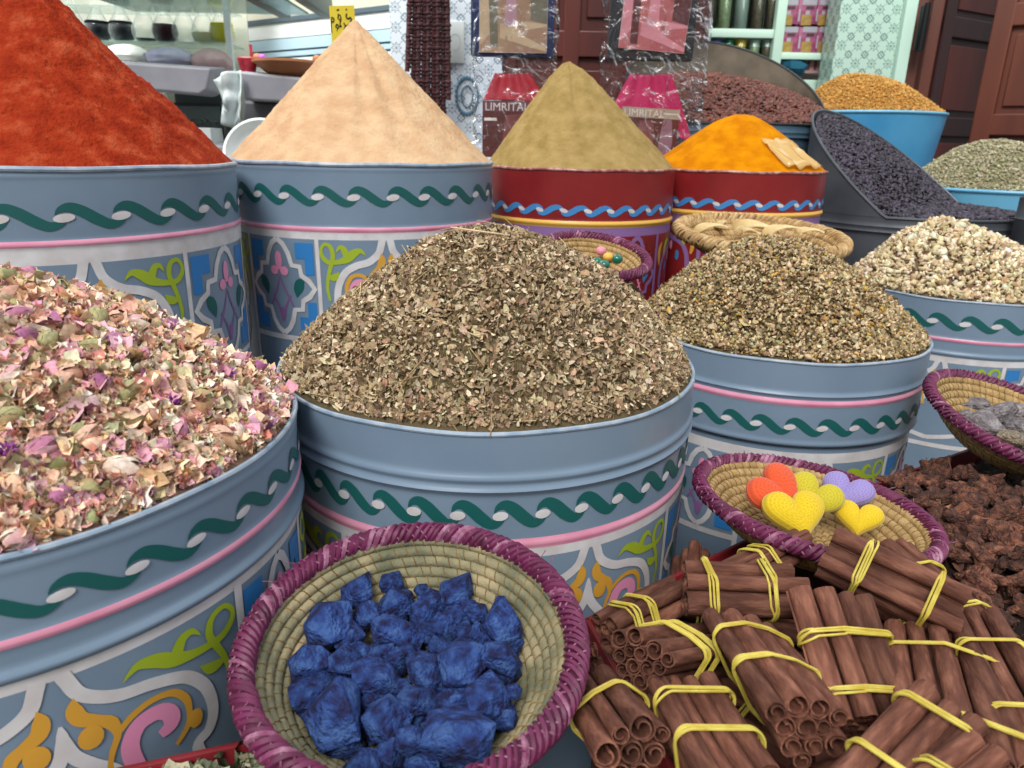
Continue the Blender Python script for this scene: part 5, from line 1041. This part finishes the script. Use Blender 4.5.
bin_([(60, 58), (211, 68), (207, 90), (199, 95), (80, 84)], 3.75, .2, GREYP, 'long grey plastic bin in front of the left shelf'); bin_([(238, 71), (345, 82), (345, 106), (244, 100)], 3.5, .25, GREYP, 'grey plastic bin behind the beige cone'); bin_([(243, 101), (330, 106), (330, 135), (243, 128)], 3.6, .2, mat('dark_grey_bin', '55565c', .5), 'darker grey bin below the bin behind the beige cone', 'dark_grey_bin'); bin_([(185, 143), (229, 146), (229, 160), (185, 158)], 3.8, .2, GREYP, 'low grey bin seen below the glass box')
for (pa, pb, yy, zt, dep, lb) in ((70, 205, 3.78, 90, .2, 'white counter block under the long grey bin'), (238, 330, 3.56, 134, .26, 'white counter block under the bins behind the beige cone')):
    A, B = at_y(pa, zt, yy), at_y(pb, zt, yy); z_ = min(A.z, B.z)-.16 if zt < 100 else min(A.z, B.z)-.01
    tag(MB().box((A.x+B.x)/2, yy+dep/2+.02, z_/2, B.x-A.x-.02, dep-.04, z_, bev=.004).build('counter_block', mat('counter_white', 'b9c0c0', .5)), lb, 'counter')
# glass box of dark beans
A, B = P_(170, 104, 3.98), P_(224, 135, 3.98); rt = thing('glass_bean_box', 'black edged glass box of dark seeds in the left shop', 'glass box', (0, 0, 0)); w_, h_ = B.x-A.x, A.z-B.z; cx_, cz_ = (A.x+B.x)/2, (A.z+B.z)/2; mb = MB(); BLF = mat('black_frame', '1a2024', .4)
for s_ in (-1, 1): mb.box(cx_+s_*w_/2, 3.98, cz_, .012, .012, h_); mb.box(cx_, 3.98, cz_+s_*h_/2, w_, .012, .014)
mb.build('frame', BLF, rt); MB().box(cx_, 3.99, cz_, w_, .004, h_).build('pane', mat('box_glass', '7a8c88', .1, alpha=.35), rt); MB().box(cx_, 4.07, cz_+.02, w_*1.05, .02, h_+.1).build('back_board', mat('box_back', '3c4846', .6), rt)
hb_ = lambda x, y_: .03*math.cos(x*9)+.012*noise.noise(Vector((x*20, y_*20, 0)))
xs = rng.uniform(-w_/2, w_/2, 700); ys = rng.uniform(-.04, .04, 700)
o = fast_mesh('dark_seed_fill', [layer(BEAN, BF, 700, .009, ['2c2a2c', '3c3836', '1e1c1e'], [3, 3, 3], hf=hb_, R=1, sampler=lambda n: (xs, ys), lift=.02)], [BM_], base=([(-w_/2, -.04, -.06), (w_/2, -.04, -.06), (w_/2, .04, -.06), (-w_/2, .04, -.06), (-w_/2, -.04, .015), (w_/2, -.04, .015), (w_/2, .04, .015), (-w_/2, .04, .015)], [[0, 1, 5, 4], [4, 5, 6, 7], [1, 2, 6, 5], [3, 0, 4, 7]], lin('1e1c1c'), 0)); o.location = (cx_, 4.035, cz_-.045); tag(o, 'dark seeds filling the glass box', 'seeds', kind='stuff')
# white cloth, white round bowl edge, terracotta dish, red basket, purple ball
WC = mat('white_cloth', 'd4dcdc', .7, c2='c0cccc', ns=6); V = []; n = 14
for i in range(n):
    for j in range(18):
        u, v = i/(n-1), j/17; q = at_y(213+9*v+u*(27-8*v)+3*math.sin(v*3), 70+v*52+10*(1-u)*(1-v)+8*math.sin(u*PI)*(v-.3), 3.44); V.append((q.x, q.y+.03*math.sin(u*9+v*3)+.03*noise.noise(Vector((u*4, v*5, 1))), q.z))
Fc = [[i*18+j, (i+1)*18+j, (i+1)*18+j+1, i*18+j+1] for i in range(n-1) for j in range(17)]; o = MB().add(V, Fc).build('white_cloth', WC, angle=60); sl = o.modifiers.new('thickness', 'SOLIDIFY'); sl.thickness = .006; tag(o, 'white cloth draped beside the grey bin', 'cloth')
c_ = at_y(259, 157, 2.75); mb = MB(); mb.lathe([(a*.62, b*.62) for a, b in [(.0, -.09), (.1, -.085), (.165, -.04), (.185, .02), (.2, .02), (.18, -.055), (.1, -.103), (0, -.107)]], 48); o = mb.build('white_bowl', mat('white_glaze', 'd4dad8', .25)); o.location = (c_.x, c_.y, c_.z+.02); o.rotation_euler = (math.radians(62), 0, 0); tag(o, 'round white bowl leaning behind the beige cone', 'bowl')
c_ = at_y(287, 72, 3.6); mb = MB(); mb.lathe([(0, 0), (.06, 0), (.1, .02), (.135, .05), (.15, .055), (.15, .065), (.13, .062), (.09, .03), (0, .015)], 40); mb.sphere((-.13, 0, .075), .022, seg=10, rings=7); mb.sphere((.14, 0, .075), .02, seg=10, rings=7); o = mb.build('terracotta_dish', mat('terracotta', 'a5683e', .6, c2='b87a4e', ns=10)); o.location = (c_.x, c_.y, c_.z-.02); tag(o, 'terracotta dish with two knobs standing on the grey bin', 'dish')
c_ = at_y(248, 66, 3.6); mb = MB(); mb.lathe([(0, -.03), (.03, -.03), (.045, .03), (.04, .035), (0, .03)], 20); mb.box(.02, 0, .06, .012, .01, .06, 0); o = mb.build('red_pot', mat('red_pattern', '8a1428', .4, c2='c03848', ns=40)); o.location = c_; tag(o, 'small dark red pot beside the terracotta dish', 'pot')
o = MB().sphere((0, 0, 0), .018).build('purple_ball', mat('purple_ball', 'b25cc0', .4)); o.location = at_y(262, 58, 3.56); tag(o, 'small purple ball beside the terracotta dish', 'ball')
# glass awning shelf and brackets at the top
mb = MB(); A, B = at_y(100, -20, 3.3), at_y(236, 10, 3.9); mb.box((A.x+B.x)/2, 3.9, P_(190, 10, 3.9).z+.03, .9, .5, .012); o = mb.build('glass_shelf_panel', mat('teal_glass', '5c8c84', .1, trans=.3, alpha=.75)); tag(o, 'teal glass shelf panel above the flasks', 'glass panel')
for px, lb in ((270, 'dark roof bracket nearer the flasks'), (315, 'dark roof bracket nearer the yellow sign')):
    A = at_y(px, 8, 4.0); mb = MB(); mb.box(A.x, 4.0, A.z+.05, .06, .5, .12, bev=.004); o = mb.build('roof_bracket', mat('bracket_grey', '66706c', .6)); o.rotation_euler = (0, 0, 0); tag(o, lb, 'bracket', 'roof brackets')
